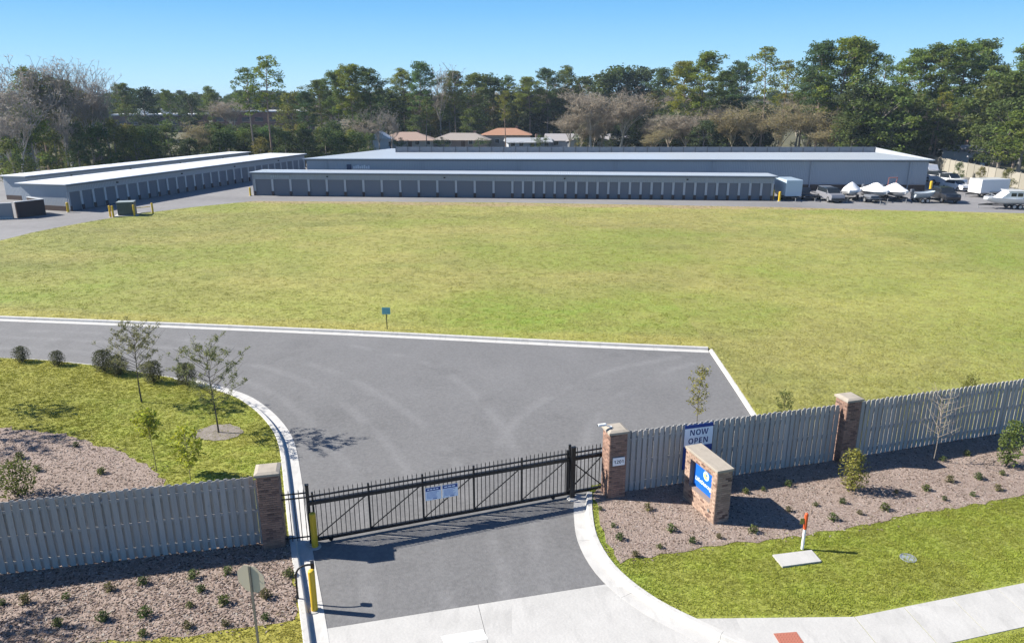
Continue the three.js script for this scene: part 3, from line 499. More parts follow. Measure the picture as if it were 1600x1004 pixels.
{ // the large flat building behind
  const B = thing('storage_building', 'large grey metal storage building with wide pale roof behind the door row', 'storage building');
  const F = [[-31, -113.2], [61.7, -110.9], [66.0, -137.5], [-21.2, -134.6]], h = 4.4;
  const w = slab(F, h, 0), u = w.attributes.uv, p = w.attributes.position, n = w.attributes.normal; for (let i = 0; i < p.count; i++) u.setXY(i, Math.abs(n.getZ(i)) > 0.5 ? p.getX(i) : p.getZ(i), p.getY(i));
  part('wall', w, M.siding, B);
  part('roof', planar(slab([[-31.5, -112.75], [62.3, -110.4], [66.6, -138], [-21.5, -135.1]], h + 0.14, h + 0.005), 0, 0, 1, 1), M.roofGrey, B);
  part('roof_sheet', planar(slab([[60.75, -137.7], [66.3, -137.9], [62.25, -110.9], [60.75, -125.0]], h + 0.16, h + 0.142), 0, 0, 1, 1), M.roofWhite, B);
  const dir = heading(92.7, 2.3), T = (a, b, c) => { const v = V(a, b, c).applyAxisAngle(UP, dir); return v.add(V(-31, 0, -113.2)); };
  const place = (g) => g.applyMatrix4(new THREE.Matrix4().makeRotationY(dir).setPosition(-31, 0, -113.2));
  part('gutter', place(box(93.4, 0.16, 0.14, 46.4, h - 0.18, 0.08)), M.gutter, B);
  part('plinth', place(box(92.6, 0.85, 0.08, 46.35, 0, 0.045)), M.plinth, B);
  part('sill', place(box(92.6, 0.07, 0.13, 46.35, 0.853, 0.07)), M.trim, B);
  const sc = part('roof_screen', [box(80, 0.86, 0.08, 20.6, h + 0.142, -125.8)], mat([0.20, 0.21, 0.23], { roughness: 0.6, bumpMap: ribs, bumpScale: 0.02 }), B);
  for (let i = 0; i <= 40; i++) part('screen_post', box(0.1, 0.96, 0.1, -19.4 + i * 2, h + 0.142, -125.7), M.gutter, sc);
  for (let i = 0; i < 7; i++) part('downpipe', place(box(0.12, 4.0, 0.1, 3 + i * 14.5, 0.2, 0.15)), M.siding, B);
  const s = thing('wall_sign', 'row of small white letters with dark emblem on the large grey building', 'sign', T(6.4, 2.9, 0.06).toArray(), dir);
  part('emblem', box(0.7, 0.75, 0.08, 0, 0, 0), mat([0.03, 0.05, 0.10]), s); for (let i = 0; i < 8; i++) part('letter', box(0.24, 0.4 + (i % 3) * 0.08, 0.06, 0.75 + i * 0.32, 0.1, 0), mat([0.62, 0.65, 0.68]), s);
  const q = thing('wall_sign', 'faint pale letters above the leftmost roller doors of the long row', 'sign', [-33.9, 2.52, -105.12], heading(72.1, 5.37));
  for (let i = 0; i < 9; i++) part('letter', box(0.24, 0.3 + (i % 2) * 0.06, 0.05, i * 0.3, 0, 0), mat([0.38, 0.43, 0.46]), q);
}
bollard('yellow bollard at the front corner of the left storage row', -53.95, -89.4, 1.2, 0.14);
bollard('yellow bollard at the left end of the long door row', -37.0, -104.7, 1.2, 0.13);
bollard('yellow bollard at the right end of the long door row, beside the silver trailer', 35.9, -99.2, 1.3, 0.16);
bollard('yellow bollard behind the silver trailer at the right end of the door row', 35.5, -100.6, 1.4, 0.16);
bollard('yellow bollard at the right corner of the large grey building', 61.6, -109.2, 1.6, 0.2);
{ // dumpster enclosure and utility cabinet at the left
  const E = thing('bin_enclosure', 'dark brown walled enclosure at the left edge in front of the storage row', 'enclosure', [-57.3, 0, -85.0], heading(1.6, -2.45));
  const brown = mat([0.05, 0.03, 0.027]); part('wall', box(3.1, 1.8, 0.25, 1.55, 0, 0), brown, E); part('wall', box(0.25, 1.8, 3.4, 3.0, 0, -1.86), brown, E); part('coping', box(3.2, 0.08, 0.34, 1.55, 1.802, 0), M.pier, E); part('coping', box(0.34, 0.08, 3.3, 3.0, 1.803, -1.86), M.pier, E);
  const W = thing('low_wall', 'pale grey block wall at the left edge beside the dark enclosure', 'wall', [-57.65, 0, -84.9], heading(-8, 2.5));
  part('wall', box(8, 1.7, 0.22, 4, 0, 0), mat([0.26, 0.25, 0.25]), W); part('coping', box(8.1, 0.08, 0.3, 4, 1.703, 0), M.pier, W); part('footing', box(8, 0.18, 0.5, 4, 0, -0.2), M.concrete, W);
  const t = thing('transformer', 'dark green utility cabinet ringed by yellow bollards at the corner of the field', 'utility cabinet', [-45.25, 0.1, -86.5], heading(1.7, -0.5));
  const gr = mat([0.055, 0.075, 0.07], { roughness: 0.5 }); part('pad', box(2.5, 0.15, 2.3, 0, -0.05, 0), M.concrete, t); part('cabinet', rbox(1.8, 1.45, 1.5, 0.05, 0, 0.102, 0), gr, t); part('lid', rbox(1.9, 0.08, 1.6, 0.03, 0, 1.553, 0), mat([0.2, 0.24, 0.25]), t); for (const x of [-0.42, 0.42]) part('door', box(0.8, 1.2, 0.03, x, 0.22, 0.767), gr, t);
  [[-46.5, -85.0, 'leftmost yellow bollard before the green utility cabinet'], [-46.05, -84.8, 'yellow bollard at the front left of the green utility cabinet, second from left'], [-44.0, -85.6, 'yellow bollard at the front right of the green utility cabinet'], [-42.6, -87.2, 'rightmost yellow bollard, right of the green utility cabinet']].forEach(([x, z, l]) => bollard(l, x, z, 1.35, 0.11, 0.1));
  const r = thing('guard_rail', 'low yellow rail beside the green utility cabinet', 'rail', [-43.9, 0.1, -85.75], heading(1.2, -1.35)); part('rail', [box(1.6, 0.07, 0.07, 0.9, 0.25, 0), box(1.6, 0.07, 0.07, 0.9, 0.9, 0)], M.yellow, r);
}
// pale fence at the right with panels
{
  const wood = [[0.31, 0.285, 0.235], [0.26, 0.24, 0.195], [0.36, 0.33, 0.275]].map((c) => mat(c, { roughness: 1, bumpMap: ribs, bumpScale: 0.03 }));
  const F = thing('panel_fence', 'pale wooden panel fence along the right side of the vehicle lot', 'fence'), R = rng(77);
  const line = [[85, -163], [80.5, -140], [78, -122], [76.6, -108], [77.5, -96], [80, -84]]; const c = curve(line, 2.4, 0.5);
  for (let i = 0; i < c.length - 1; i++) { const a = c[i], b = c[i + 1], L = Math.hypot(b[0] - a[0], b[1] - a[1]), t = heading(b[0] - a[0], b[1] - a[1]), P = (g) => g.rotateY(t).translate(a[0], 0, a[1]); part('panel', P(box(L - 0.16, 2.35 + R() * 0.08, 0.05, L / 2, 0.05, 0)), wood[Math.floor(R() * 3)], F); part('post', P(box(0.14, 2.6, 0.14, 0, 0, 0)), wood[1], F); }
  // grey fence behind the storage rows
  const Gf = thing('panel_fence', 'long low grey fence behind the storage buildings under the trees', 'fence'), gl = curve([[-84, -150], [-52, -158], [-20, -162], [40, -160], [80, -166]], 3.2), gm = mat([0.17, 0.16, 0.15], { roughness: 0.9, bumpMap: ribs, bumpScale: 0.03 });
  for (let i = 0; i < gl.length - 1; i++) { const a = gl[i], b = gl[i + 1], L = Math.hypot(b[0] - a[0], b[1] - a[1]), t = heading(b[0] - a[0], b[1] - a[1]); part('panel', box(L - 0.1, 1.9 + R() * 0.06, 0.05, L / 2, 0, 0).rotateY(t).translate(a[0], 0, a[1]), gm, Gf); }
}
// ---------------------------------------------------------------- houses and buildings beyond
function house(name, label, x, z, w, d, h, rh, wallC, roofC, gable, turn = 0) {
  const B = thing(name, label, 'house', [x, 0, z], turn), wm = mat(wallC), rm = mat(roofC, { roughness: 1 });
  part('wall', box(w, h, d), wm, B);
  const o = 0.6, t = new Tris(), y = h + 0.01, in_ = gable ? w / 2 + o : w / 2 - d / 2 + 0.5, C = [[-w / 2 - o, y, d / 2 + o], [w / 2 + o, y, d / 2 + o], [w / 2 + o, y, -d / 2 - o], [-w / 2 - o, y, -d / 2 - o]], A = [-in_, y + rh, 0], Bp = [in_, y + rh, 0], k = [1, 1, 1];
  t.quad(C[0], C[1], Bp, A, k); t.quad(C[2], C[3], A, Bp, k); t.tri(C[1], C[2], Bp, k); t.tri(C[3], C[0], A, k); t.quad(...C, k);
  const g = t.geo(); g.deleteAttribute('color'); part('roof', g, rm, B);
  if (gable === 2) { const s = new Tris(); s.tri([-w * 0.26, y, d / 2 + 2.2], [w * 0.26, y, d / 2 + 2.2], [0, y + rh * 0.92, d / 2 + 2.2], k); part('gable', (() => { const q = s.geo(); q.deleteAttribute('color'); return q; })(), wm, B); const r2 = new Tris(); r2.quad([-w * 0.29, y - 0.1, d / 2 + 2.6], [0, y + rh, d / 2 + 2.6], [0, y + rh, 0], [-w * 0.29, y - 0.1, 0], k); r2.quad([w * 0.29, y - 0.1, d / 2 + 2.6], [0, y + rh, d / 2 + 2.6], [0, y + rh, 0], [w * 0.29, y - 0.1, 0], k); const q = r2.geo(); q.deleteAttribute('color'); part('roof', q, rm, B); part('wall', box(w * 0.52, h, 2.2, 0, 0, d / 2 + 1.1), wm, B); part('vent', box(0.9, 0.9, 0.1, 0, y + rh * 0.3, d / 2 + 2.26), mat([0.05, 0.06, 0.08]), B); }
  const dark = mat([0.03, 0.035, 0.04], { roughness: 0.2 }), fr = mat([0.6, 0.6, 0.58]), zf = gable === 2 ? d / 2 : d / 2;
  for (const t2 of [-0.4, -0.2, 0.2, 0.4]) { if (gable === 2 && Math.abs(t2) < 0.25) continue; const win = part('window', box(1.3, 1.2, 0.08, w * t2, 1.0, zf + 0.042), fr, B); part('pane', box(1.1, 1.0, 0.04, w * t2, 1.1, zf + 0.085), dark, win); }
  part('door', box(1, 2.05, 0.08, w * 0.06, 0, zf + (gable === 2 ? 2.242 : 0.042)), mat([0.12, 0.07, 0.05]), B);
  part('chimney', box(0.7, 1.3, 0.7, w * 0.22, y + rh * 0.55, -0.6), mat([0.25, 0.16, 0.12]), B);
  return B;
}
house('house', 'low house with pinkish tan hipped roof, leftmost behind the large building', -28.5, -206, 14, 10, 2.2, 2.0, [0.40, 0.36, 0.31], [0.31, 0.225, 0.185], 0, 0.1);
house('house', 'low house with grey tan roof right of the pinkish roofed house', -13.6, -209, 15, 9, 2.1, 1.7, [0.30, 0.22, 0.19], [0.27, 0.24, 0.215], 0, -0.12);
house('house', 'house with bright orange brown hipped roof behind a pale one', -1.5, -214, 13, 9, 3.2, 1.7, [0.40, 0.33, 0.27], [0.33, 0.175, 0.11], 0);
house('house', 'pale grey house below the orange brown roof', 4.2, -200, 11, 8, 2.0, 1.0, [0.36, 0.38, 0.42], [0.29, 0.31, 0.34], 1, 0.1);
house('house', 'wide pale house with a front gable and dark vent', 20.5, -205, 22, 9, 2.2, 1.6, [0.40, 0.42, 0.46], [0.30, 0.285, 0.29], 2);
house('house', 'small white gabled shed at the left corner of the large roof', -34.5, -198, 4.5, 5, 2.8, 2.0, [0.62, 0.64, 0.66], [0.55, 0.6, 0.64], 1, Math.PI / 2);
house('house', 'low dark red roofed house right of the gabled one, under bare trees', 44, -192, 16, 9, 2.4, 1.3, [0.22, 0.14, 0.11], [0.16, 0.08, 0.06], 1);
house('shed', 'white shed among dark trees behind the pale fence at the right', 89.6, -149, 4.6, 6, 3.2, 1.1, [0.62, 0.62, 0.64], [0.24, 0.24, 0.26], 1, 0.35);
house('shed', 'pale shed cut by the right edge of the photo under the trees', 100, -136, 5, 5, 3.2, 1.0, [0.55, 0.56, 0.58], [0.3, 0.3, 0.32], 1, 0.2);
house('shed', 'white building at the left edge above the storage roofs', -105, -158, 9, 6, 3.2, 1.4, [0.6, 0.62, 0.65], [0.5, 0.53, 0.56], 1);
function flatBlock(label, x, z, w, d, h, wallC, units) {
  const B = thing('commercial_building', label, 'building', [x, 0, z], 0.06); part('wall', box(w, h, d), mat(wallC), B); part('roof', box(w + 0.8, 0.5, d + 0.8, 0, h + 0.01, 0), mat([0.62, 0.63, 0.64]), B);
  for (const [a, s] of units) part('roof_unit', rbox(s, 1.9, 3, 0.1, a, h + 0.52, 2), mat([0.5, 0.52, 0.54]), B);
  for (let i = 0; i < Math.floor(w / 5); i++) { const q = part('window', box(3, 1.4, 0.1, -w / 2 + 3 + i * 5, h - 3.4, d / 2 + 0.055), mat([0.03, 0.035, 0.045], { roughness: 0.25 }), B); part('sill', box(3.2, 0.12, 0.3, -w / 2 + 3 + i * 5, h - 3.55, d / 2 + 0.16), mat([0.4, 0.36, 0.33]), q); }
}
flatBlock('dark flat roofed building with white roof units far behind the left treeline', -140, -305, 31, 16, 6.3, [0.10, 0.065, 0.055], [[-6, 3.2], [3, 3.6]]);
flatBlock('red brick flat roofed building far behind the tall pine pair', -99, -305, 36, 16, 7.6, [0.17, 0.075, 0.06], [[-10, 2.5]]);
console.log('buildings');

// ---------------------------------------------------------------- vehicles in the lot
M.glass = mat([0.02, 0.025, 0.03], { roughness: 0.12 }); M.tyre = mat([0.018, 0.018, 0.018], { roughness: 0.9 }); M.rim = mat([0.42, 0.43, 0.44], { roughness: 0.35, metalness: 0.6 }); M.chrome = mat([0.5, 0.5, 0.5], { roughness: 0.25, metalness: 0.7 });
const paint = (c) => new THREE.MeshPhysicalMaterial({ color: new THREE.Color().setRGB(...c), roughness: 0.4, clearcoat: 0.7, clearcoatRoughness: 0.1 });
function side(pts, w, bev = 0.05) { return new THREE.ExtrudeGeometry(new THREE.Shape(pts.map(([a, b]) => new THREE.Vector2(a, b))), { depth: w - 2 * bev, bevelEnabled: true, bevelSize: bev, bevelThickness: bev, bevelSegments: 2 }).translate(0, 0, -w / 2 + bev); }
function wheel(parent, x, z, r = 0.33, w = 0.22) { const q = part('wheel', new THREE.CylinderGeometry(r, r, w, 18).rotateX(Math.PI / 2).translate(x, r, z), M.tyre, parent); part('rim', new THREE.CylinderGeometry(r * 0.6, r * 0.6, w + 0.02, 14).rotateX(Math.PI / 2).translate(x, r, z), M.rim, q); }
const CARS = { // body outline, glasshouse outline (front at +x), wheel x
  sedan: [[[-2.2, 0.35], [2.2, 0.35], [2.25, 0.6], [2.1, 0.82], [1.0, 0.95], [-1.4, 0.98], [-2.2, 0.92], [-2.28, 0.6]], [[-1.75, 0.95], [1.05, 0.93], [0.35, 1.38], [-1.05, 1.4]], 1.38, 1.75],
  suv: [[[-2.25, 0.42], [2.25, 0.42], [2.32, 0.75], [2.2, 1.0], [1.15, 1.1], [-2.2, 1.12], [-2.3, 0.8]], [[-2.15, 1.1], [1.2, 1.08], [0.55, 1.7], [-2.0, 1.74]], 1.4, 1.85],
  pickup: [[[-2.8, 0.5], [2.7, 0.5], [2.78, 0.85], [2.65, 1.12], [1.5, 1.2], [-2.8, 1.18], [-2.85, 0.8]], [[-0.9, 1.18], [1.5, 1.18], [0.85, 1.82], [-0.75, 1.86]], 1.75, 1.95],
  van: [[[-2.7, 0.4], [2.6, 0.4], [2.7, 0.8], [2.5, 1.15], [1.75, 1.3], [1.15, 2.25], [-2.65, 2.3], [-2.72, 0.9]], [[0.35, 1.3], [1.86, 1.28], [1.3, 2.0], [0.35, 2.05]], 1.6, 1.95],
};
function car(type, name, label, color, x, z, turn) {
  const [b, gl, wx, w] = CARS[type], C = thing(name, label, name === 'parked_truck' ? 'truck' : name.split('_').pop(), [x, 0, z], turn), p = paint(color);
  part('body', side(b, w, 0.07), p, C);
  if (type === 'van') part('window', side(gl, w + 0.01, 0.01), M.glass, C); else { part('window', side(gl, w - 0.16, 0.08), M.glass, C); const top = gl.slice(2).map(([a, c]) => [a, c - 0.06]); part('roof', side([[top[0][0] - 0.12, gl[2][1] - 0.01], [top[1][0] + 0.1, gl[3][1] - 0.01], [top[1][0] + 0.16, gl[3][1] + 0.05], [top[0][0] - 0.18, gl[2][1] + 0.05]].sort((m, n) => 0), w - 0.26, 0.03), p, C); for (const s of [-1, 1]) for (const q of [gl[2], gl[3]].map((v, i) => [v, gl[1 - i]])) part('pillar', bar(V(q[1][0], q[1][1], s * (w / 2 - 0.08)), V(q[0][0], q[0][1], s * (w / 2 - 0.12)), 0.05, 0.08), p, C); }
  for (const a of [-wx, wx]) for (const s of [-1, 1]) wheel(C, a, s * (w / 2 - 0.1), type === 'sedan' ? 0.32 : 0.38);
  const fx = b[2][0] ?? 2.2; for (const s of [-1, 1]) { part('headlight', rbox(0.08, 0.14, 0.32, 0.03, fx - 0.02, b[2][1] + 0.02, s * (w / 2 - 0.28)), M.chrome, C); part('tail_light', rbox(0.08, 0.16, 0.2, 0.03, b[b.length - 1][0], b[b.length - 1][1], s * (w / 2 - 0.2)), mat([0.35, 0.02, 0.02]), C); part('mirror', rbox(0.12, 0.14, 0.18, 0.03, gl[1][0] - 0.25, gl[1][1] + 0.05, s * (w / 2 + 0.08)), p, C); }
  part('bumper', rbox(0.14, 0.2, w - 0.1, 0.04, fx + 0.02, 0.4, 0), M.iron, C);
  if (type === 'pickup') part('bed', box(1.75, 0.02, w - 0.3, -1.85, 1.26, 0), M.iron, C);
  return C;
}
const toward = -Math.PI / 2;            // front towards the field
car('suv', 'parked_car', 'grey car in the lot between the silver trailer and the covered boats', [0.22, 0.22, 0.24], 42.8, -99.6, toward + 0.05);
car('pickup', 'parked_truck', 'black pickup parked at the front right of the vehicle lot', [0.012, 0.013, 0.016], 57.8, -99.4, toward - 0.03);
car('van', 'parked_van', 'white van at the far end of the lot beside the large building corner', [0.72, 0.72, 0.72], 71.6, -129, toward + 0.15);
car('pickup', 'parked_truck', 'white pickup parked behind the white box trailer, farther from the field', [0.72, 0.72, 0.72], 68.8, -117.5, toward + 0.25);
car('sedan', 'parked_car', 'white car close behind the white box trailer', [0.7, 0.7, 0.7], 66.6, -111.4, toward + 0.2);
car('suv', 'parked_car', 'small silver car at the far end of the lot, left of the pale fence', [0.45, 0.46, 0.48], 69.8, -121.8, toward + 0.25);
function trailerBase(T, L, w, y, wheelsX) { part('chassis', [box(L, 0.12, 0.1, 0, y, w / 2 - 0.15), box(L, 0.12, 0.1, 0, y, -w / 2 + 0.15), box(0.1, 0.12, w - 0.4, -L / 2 + 0.1, y, 0), box(0.1, 0.12, w - 0.4, L / 2 - 0.1, y, 0)], M.iron, T); part('drawbar', [bar(V(L / 2, y + 0.06, w / 2 - 0.3), V(L / 2 + 1.3, y + 0.02, 0), 0.08, 0.1), bar(V(L / 2, y + 0.06, -w / 2 + 0.3), V(L / 2 + 1.3, y + 0.02, 0), 0.08, 0.1)], M.iron, T); part('jack', cyl(0.05, 0.05, y + 0.1, L / 2 + 1.2, 0, 0.12, 8), M.rim, T); for (const x of wheelsX) for (const s of [-1, 1]) wheel(T, x, s * (w / 2 + 0.02), 0.32, 0.2); }
function boxTrailer(label, c, x, z, L, w, h, turn) {
  const T = thing('box_trailer', label, 'trailer', [x, 0, z], turn); trailerBase(T, L, w - 0.3, 0.42, [-0.45, 0.35]);
  const p = paint(c); part('box', rbox(L, h - 0.56, w, 0.09, 0, 0.56, 0, 3), p, T); part('door', box(0.03, h - 0.8, w - 0.3, -L / 2 - 0.017, 0.66, 0), p, T); part('side_door', box(0.8, h - 0.95, 0.03, L / 2 - 0.8, 0.66, w / 2 + 0.017), p, T); part('trim', box(L - 0.1, 0.12, w + 0.03, 0, 0.6, 0), M.rim, T); for (const s of [-1, 1]) part('fender', box(1.7, 0.08, 0.28, -0.05, 0.74, s * (w / 2 + 0.02)), M.rim, T); for (const s of [-1, 1]) part('tail_light', box(0.05, 0.2, 0.12, -L / 2 - 0.03, 0.8, s * (w / 2 - 0.12)), mat([0.35, 0.02, 0.02]), T);
}
boxTrailer('silver blue box trailer at the right end of the long door row', [0.46, 0.56, 0.64], 37.9, -101.9, 4.2, 2.25, 2.75, toward + 0.02);
boxTrailer('white box trailer at the right of the lot beside the pale fence', [0.74, 0.74, 0.73], 66.9, -104.2, 4.6, 2.3, 2.5, Math.PI + 0.2);
{ const T = thing('flat_trailer', 'low empty dark flat trailer beside the silver blue box trailer', 'trailer', [40.6, 0, -101.4], toward); trailerBase(T, 3, 1.6, 0.4, [0]); part('deck', box(3, 0.06, 1.7, 0, 0.53, 0), mat([0.10, 0.08, 0.07]), T); part('tailgate', [box(0.05, 0.8, 1.6, -1.5, 0.6, 0)], M.gutter, T); for (const s of [-1, 1]) part('side_rail', box(3, 0.05, 0.05, 0, 0.85, s * 0.83), M.iron, T); }
function hull(L, B, y0, y1, n = 20, m = 12) { // bow at +x
  const t = new Tris(), P = (s, q) => { const taper = s < 0.45 ? 1 : Math.sqrt(Math.max(0, 1 - Math.pow((s - 0.45) / 0.55, 2.2))), b = B / 2 * taper, keel = y0 + (y1 - y0) * 0.8 * Math.pow(Math.max(0, (s - 0.6) / 0.4), 2), top = y1 + 0.25 * s * s, a = Math.abs(q); return [(s - 0.5) * L, lerp(keel, top, Math.pow(a, 1.6)), Math.sign(q) * b * Math.pow(a, 0.6)]; };
  for (let i = 0; i < n; i++) for (let j = 0; j < m; j++) t.quad(P(i / n, -1 + 2 * j / m), P((i + 1) / n, -1 + 2 * j / m), P((i + 1) / n, -1 + 2 * (j + 1) / m), P(i / n, -1 + 2 * (j + 1) / m), [1, 1, 1]);
  for (let j = 1; j < m - 1; j++) t.tri(P(0, -1), P(0, -1 + 2 * j / m), P(0, -1 + 2 * (j + 1) / m), [1, 1, 1]);
  const g = t.geo(); g.deleteAttribute('color'); return g;
}
function cover(L, B, y1, peak, at, seed) { const R = rng(seed), n = 24, m = 12, t = new Tris(), wob = Array.from({ length: n + 1 }, () => (R() - 0.5) * 0.1); const P = (i, j) => { const s = i / n, q = -1 + 2 * j / m, taper = s < 0.45 ? 1 : Math.sqrt(Math.max(0, 1 - Math.pow((s - 0.45) / 0.55, 2.2))), b = (B / 2 + 0.04) * taper, a = Math.abs(q), rid = peak * Math.exp(-Math.pow((s - at) / 0.34, 2)) * Math.min(1, (1 - s) * 6) * Math.min(1, s * 5 + 0.25); return [(s - 0.5) * L, y1 - 0.18 * (a > 0.99 ? 1 : 0) + 0.25 * s * s + rid * (1 - Math.pow(a, 1.3)) + wob[i] * (1 - a) + 0.02, q * b]; }; for (let i = 0; i < n; i++) for (let j = 0; j < m; j++) t.quad(P(i, j), P(i + 1, j), P(i + 1, j + 1), P(i, j + 1), [1, 1, 1]); const g = t.geo(); g.deleteAttribute('color'); return g; }
function boat(label, x, z, turn, o) {
  const B = thing('boat', label, 'boat', [x, 0, z], turn); const w = o.w ?? 2.3, L = o.L ?? 6;
  part('hull', hull(L, w, 0.55, 1.25), paint(o.hull), B);
  if (o.peak) part('cover', cover(L, w, 1.25, o.peak, o.at ?? 0.45, o.seed ?? 1), mat(o.cover ?? [0.74, 0.74, 0.74], { roughness: 0.8 }), B);
  else { part('deck', slab([[-L / 2, -w / 2 + 0.08], [-L / 2, w / 2 - 0.08], [0, w / 2 - 0.06], [L * 0.3, w * 0.36], [L * 0.46, 0.25], [L * 0.46, -0.25], [L * 0.3, -w * 0.36], [0, -w / 2 + 0.06]], 1.24), paint(o.hull), B); }
  if (o.cabin) { part('cabin', side([[-0.9, 1.25], [1.7, 1.32], [0.7, 2.15], [-0.8, 2.2]], w * 0.72, 0.08), paint(o.hull), B); for (const s of [-1, 1]) for (const a of [-0.5, 0.25]) part('window', rbox(0.6, 0.42, 0.04, 0.015, a, 1.58, s * (w * 0.36 + 0.005)), M.glass, B); part('windscreen', bar(V(1.62, 1.42, 0), V(0.82, 2.08, 0), w * 0.55, 0.03), M.glass, B); part('roof', rbox(2.2, 0.08, w * 0.8, 0.03, -0.1, 2.22, 0), paint(o.hull), B); part('rail', [rod(V(1.2, 1.35, 0.8), V(2.9, 1.95, 0.12), 0.02), rod(V(1.2, 1.35, -0.8), V(2.9, 1.95, -0.12), 0.02), rod(V(2.6, 1.45, 0.3), V(2.6, 1.86, 0.22), 0.02), rod(V(2.6, 1.45, -0.3), V(2.6, 1.86, -0.22), 0.02)], M.chrome, B); }
  if (o.mast) part('outrigger', [rod(V(-1, 1.6, -0.5), V(-0.7, 2.9, -0.6), 0.05), rod(V(-1, 1.6, 0.5), V(-0.7, 2.9, 0.6), 0.05), rod(V(-0.7, 2.9, -0.6), V(-0.7, 2.9, 0.6), 0.05)], mat([0.30, 0.10, 0.07]), B);
  part('outboard', [rbox(0.45, 0.5, 0.4, 0.1, -L / 2 - 0.25, 1.25, 0), box(0.2, 0.8, 0.14, -L / 2 - 0.22, 0.5, 0)], M.gutter, B);
  const T = thing('boat_trailer', 'boat trailer under the ' + o.short, 'trailer', [x, 0, z], turn); trailerBase(T, L * 0.75, 1.8, 0.42, [-0.7, 0]); return B;
}
boat('boat under a pointed white cover, leftmost of the three covered boats', 46.2, -101.0, toward - 0.5, { L: 5.2, hull: [0.5, 0.5, 0.5], peak: 1.0, at: 0.42, seed: 2, short: 'leftmost covered boat' });
boat('boat under a white cover, middle one of the three covered boats', 49.5, -101.0, toward + 0.1, { L: 5.5, w: 2.4, hull: [0.62, 0.62, 0.62], peak: 0.95, at: 0.5, seed: 3, short: 'middle covered boat' });
boat('boat under a white cover with reddish frame on top, rightmost of the covered boats', 52.0, -100.8, toward + 0.05, { L: 5.6, hull: [0.55, 0.55, 0.56], peak: 0.9, at: 0.5, seed: 4, mast: 1, short: 'rightmost covered boat' });
boat('low silver open boat lying sideways left of the black pickup', 54.7, -98.3, 0.08, { L: 2.9, w: 1.5, hull: [0.42, 0.47, 0.5], short: 'low silver boat' });
boat('white cabin boat at the right edge of the lot', 62.6, -92.6, Math.PI - 0.12, { L: 6.6, w: 2.5, hull: [0.74, 0.75, 0.76], cabin: 1, short: 'white cabin boat' });
{ const T = thing('flat_trailer', 'low dark trailer standing before the covered boats', 'trailer', [47.8, 0, -98.4], toward + 0.1); trailerBase(T, 2.4, 1.6, 0.4, [0]); part('deck', box(2.4, 0.06, 1.7, 0, 0.53, 0), M.gutter, T); part('load', rbox(1.8, 0.35, 1.2, 0.1, 0, 0.6, 0), mat([0.12, 0.13, 0.15]), T); }
console.log('vehicles');

// ---------------------------------------------------------------- trees
const vary = (c, R, a = 0.5) => { const k = 1 - a / 2 + R() * a, h = (R() - 0.5) * 0.16; return [c[0] * k * (1 + h), c[1] * k, c[2] * k * (1 - h)]; };
function clump(t, R, c, rx, ry, n, len, wid, col) { for (let i = 0; i < n; i++) { const a = R() * 6.283, u = R() * 2 - 1, q = Math.sqrt(1 - u * u), r = Math.pow(R(), 0.45); t.leaf(R, [c.x + Math.cos(a) * q * r * rx, c.y + u * r * ry, c.z + Math.sin(a) * q * r * rx], len * (0.6 + R() * 0.8), wid * (0.6 + R() * 0.8), vary(col, R)); } }
function bent(R, h, amp, n = 7) { const ph = R() * 6.28, out = []; for (let i = 0; i <= n; i++) { const s = i / n; out.push(V(Math.sin(s * 2.6 + ph) * amp * s, h * s, Math.cos(s * 2.1 + ph) * amp * s)); } return out; }
function trunkOf(t, pts, r0, r1, col, n = 7) { for (let i = 0; i < pts.length - 1; i++) { const s0 = i / (pts.length - 1), s1 = (i + 1) / (pts.length - 1); t.tube(pts[i], pts[i + 1], lerp(r0, r1, Math.pow(s0, 0.8)), lerp(r0, r1, Math.pow(s1, 0.8)), n, col); } }
const along = (pts, s) => { const k = Math.min(pts.length - 2, Math.floor(s * (pts.length - 1))), f = s * (pts.length - 1) - k; return pts[k].clone().lerp(pts[k + 1], f); };
function sized(w, l) { let H = 0; for (const t of [w, l]) for (let i = 1; i < t.p.length; i += 3) if (t.p[i] > H) H = t.p[i]; return { H, wood: w.geo(), crown: l.geo() }; }
const PINEBARK = [0.24, 0.18, 0.14], GREYBARK = [0.20, 0.175, 0.15];
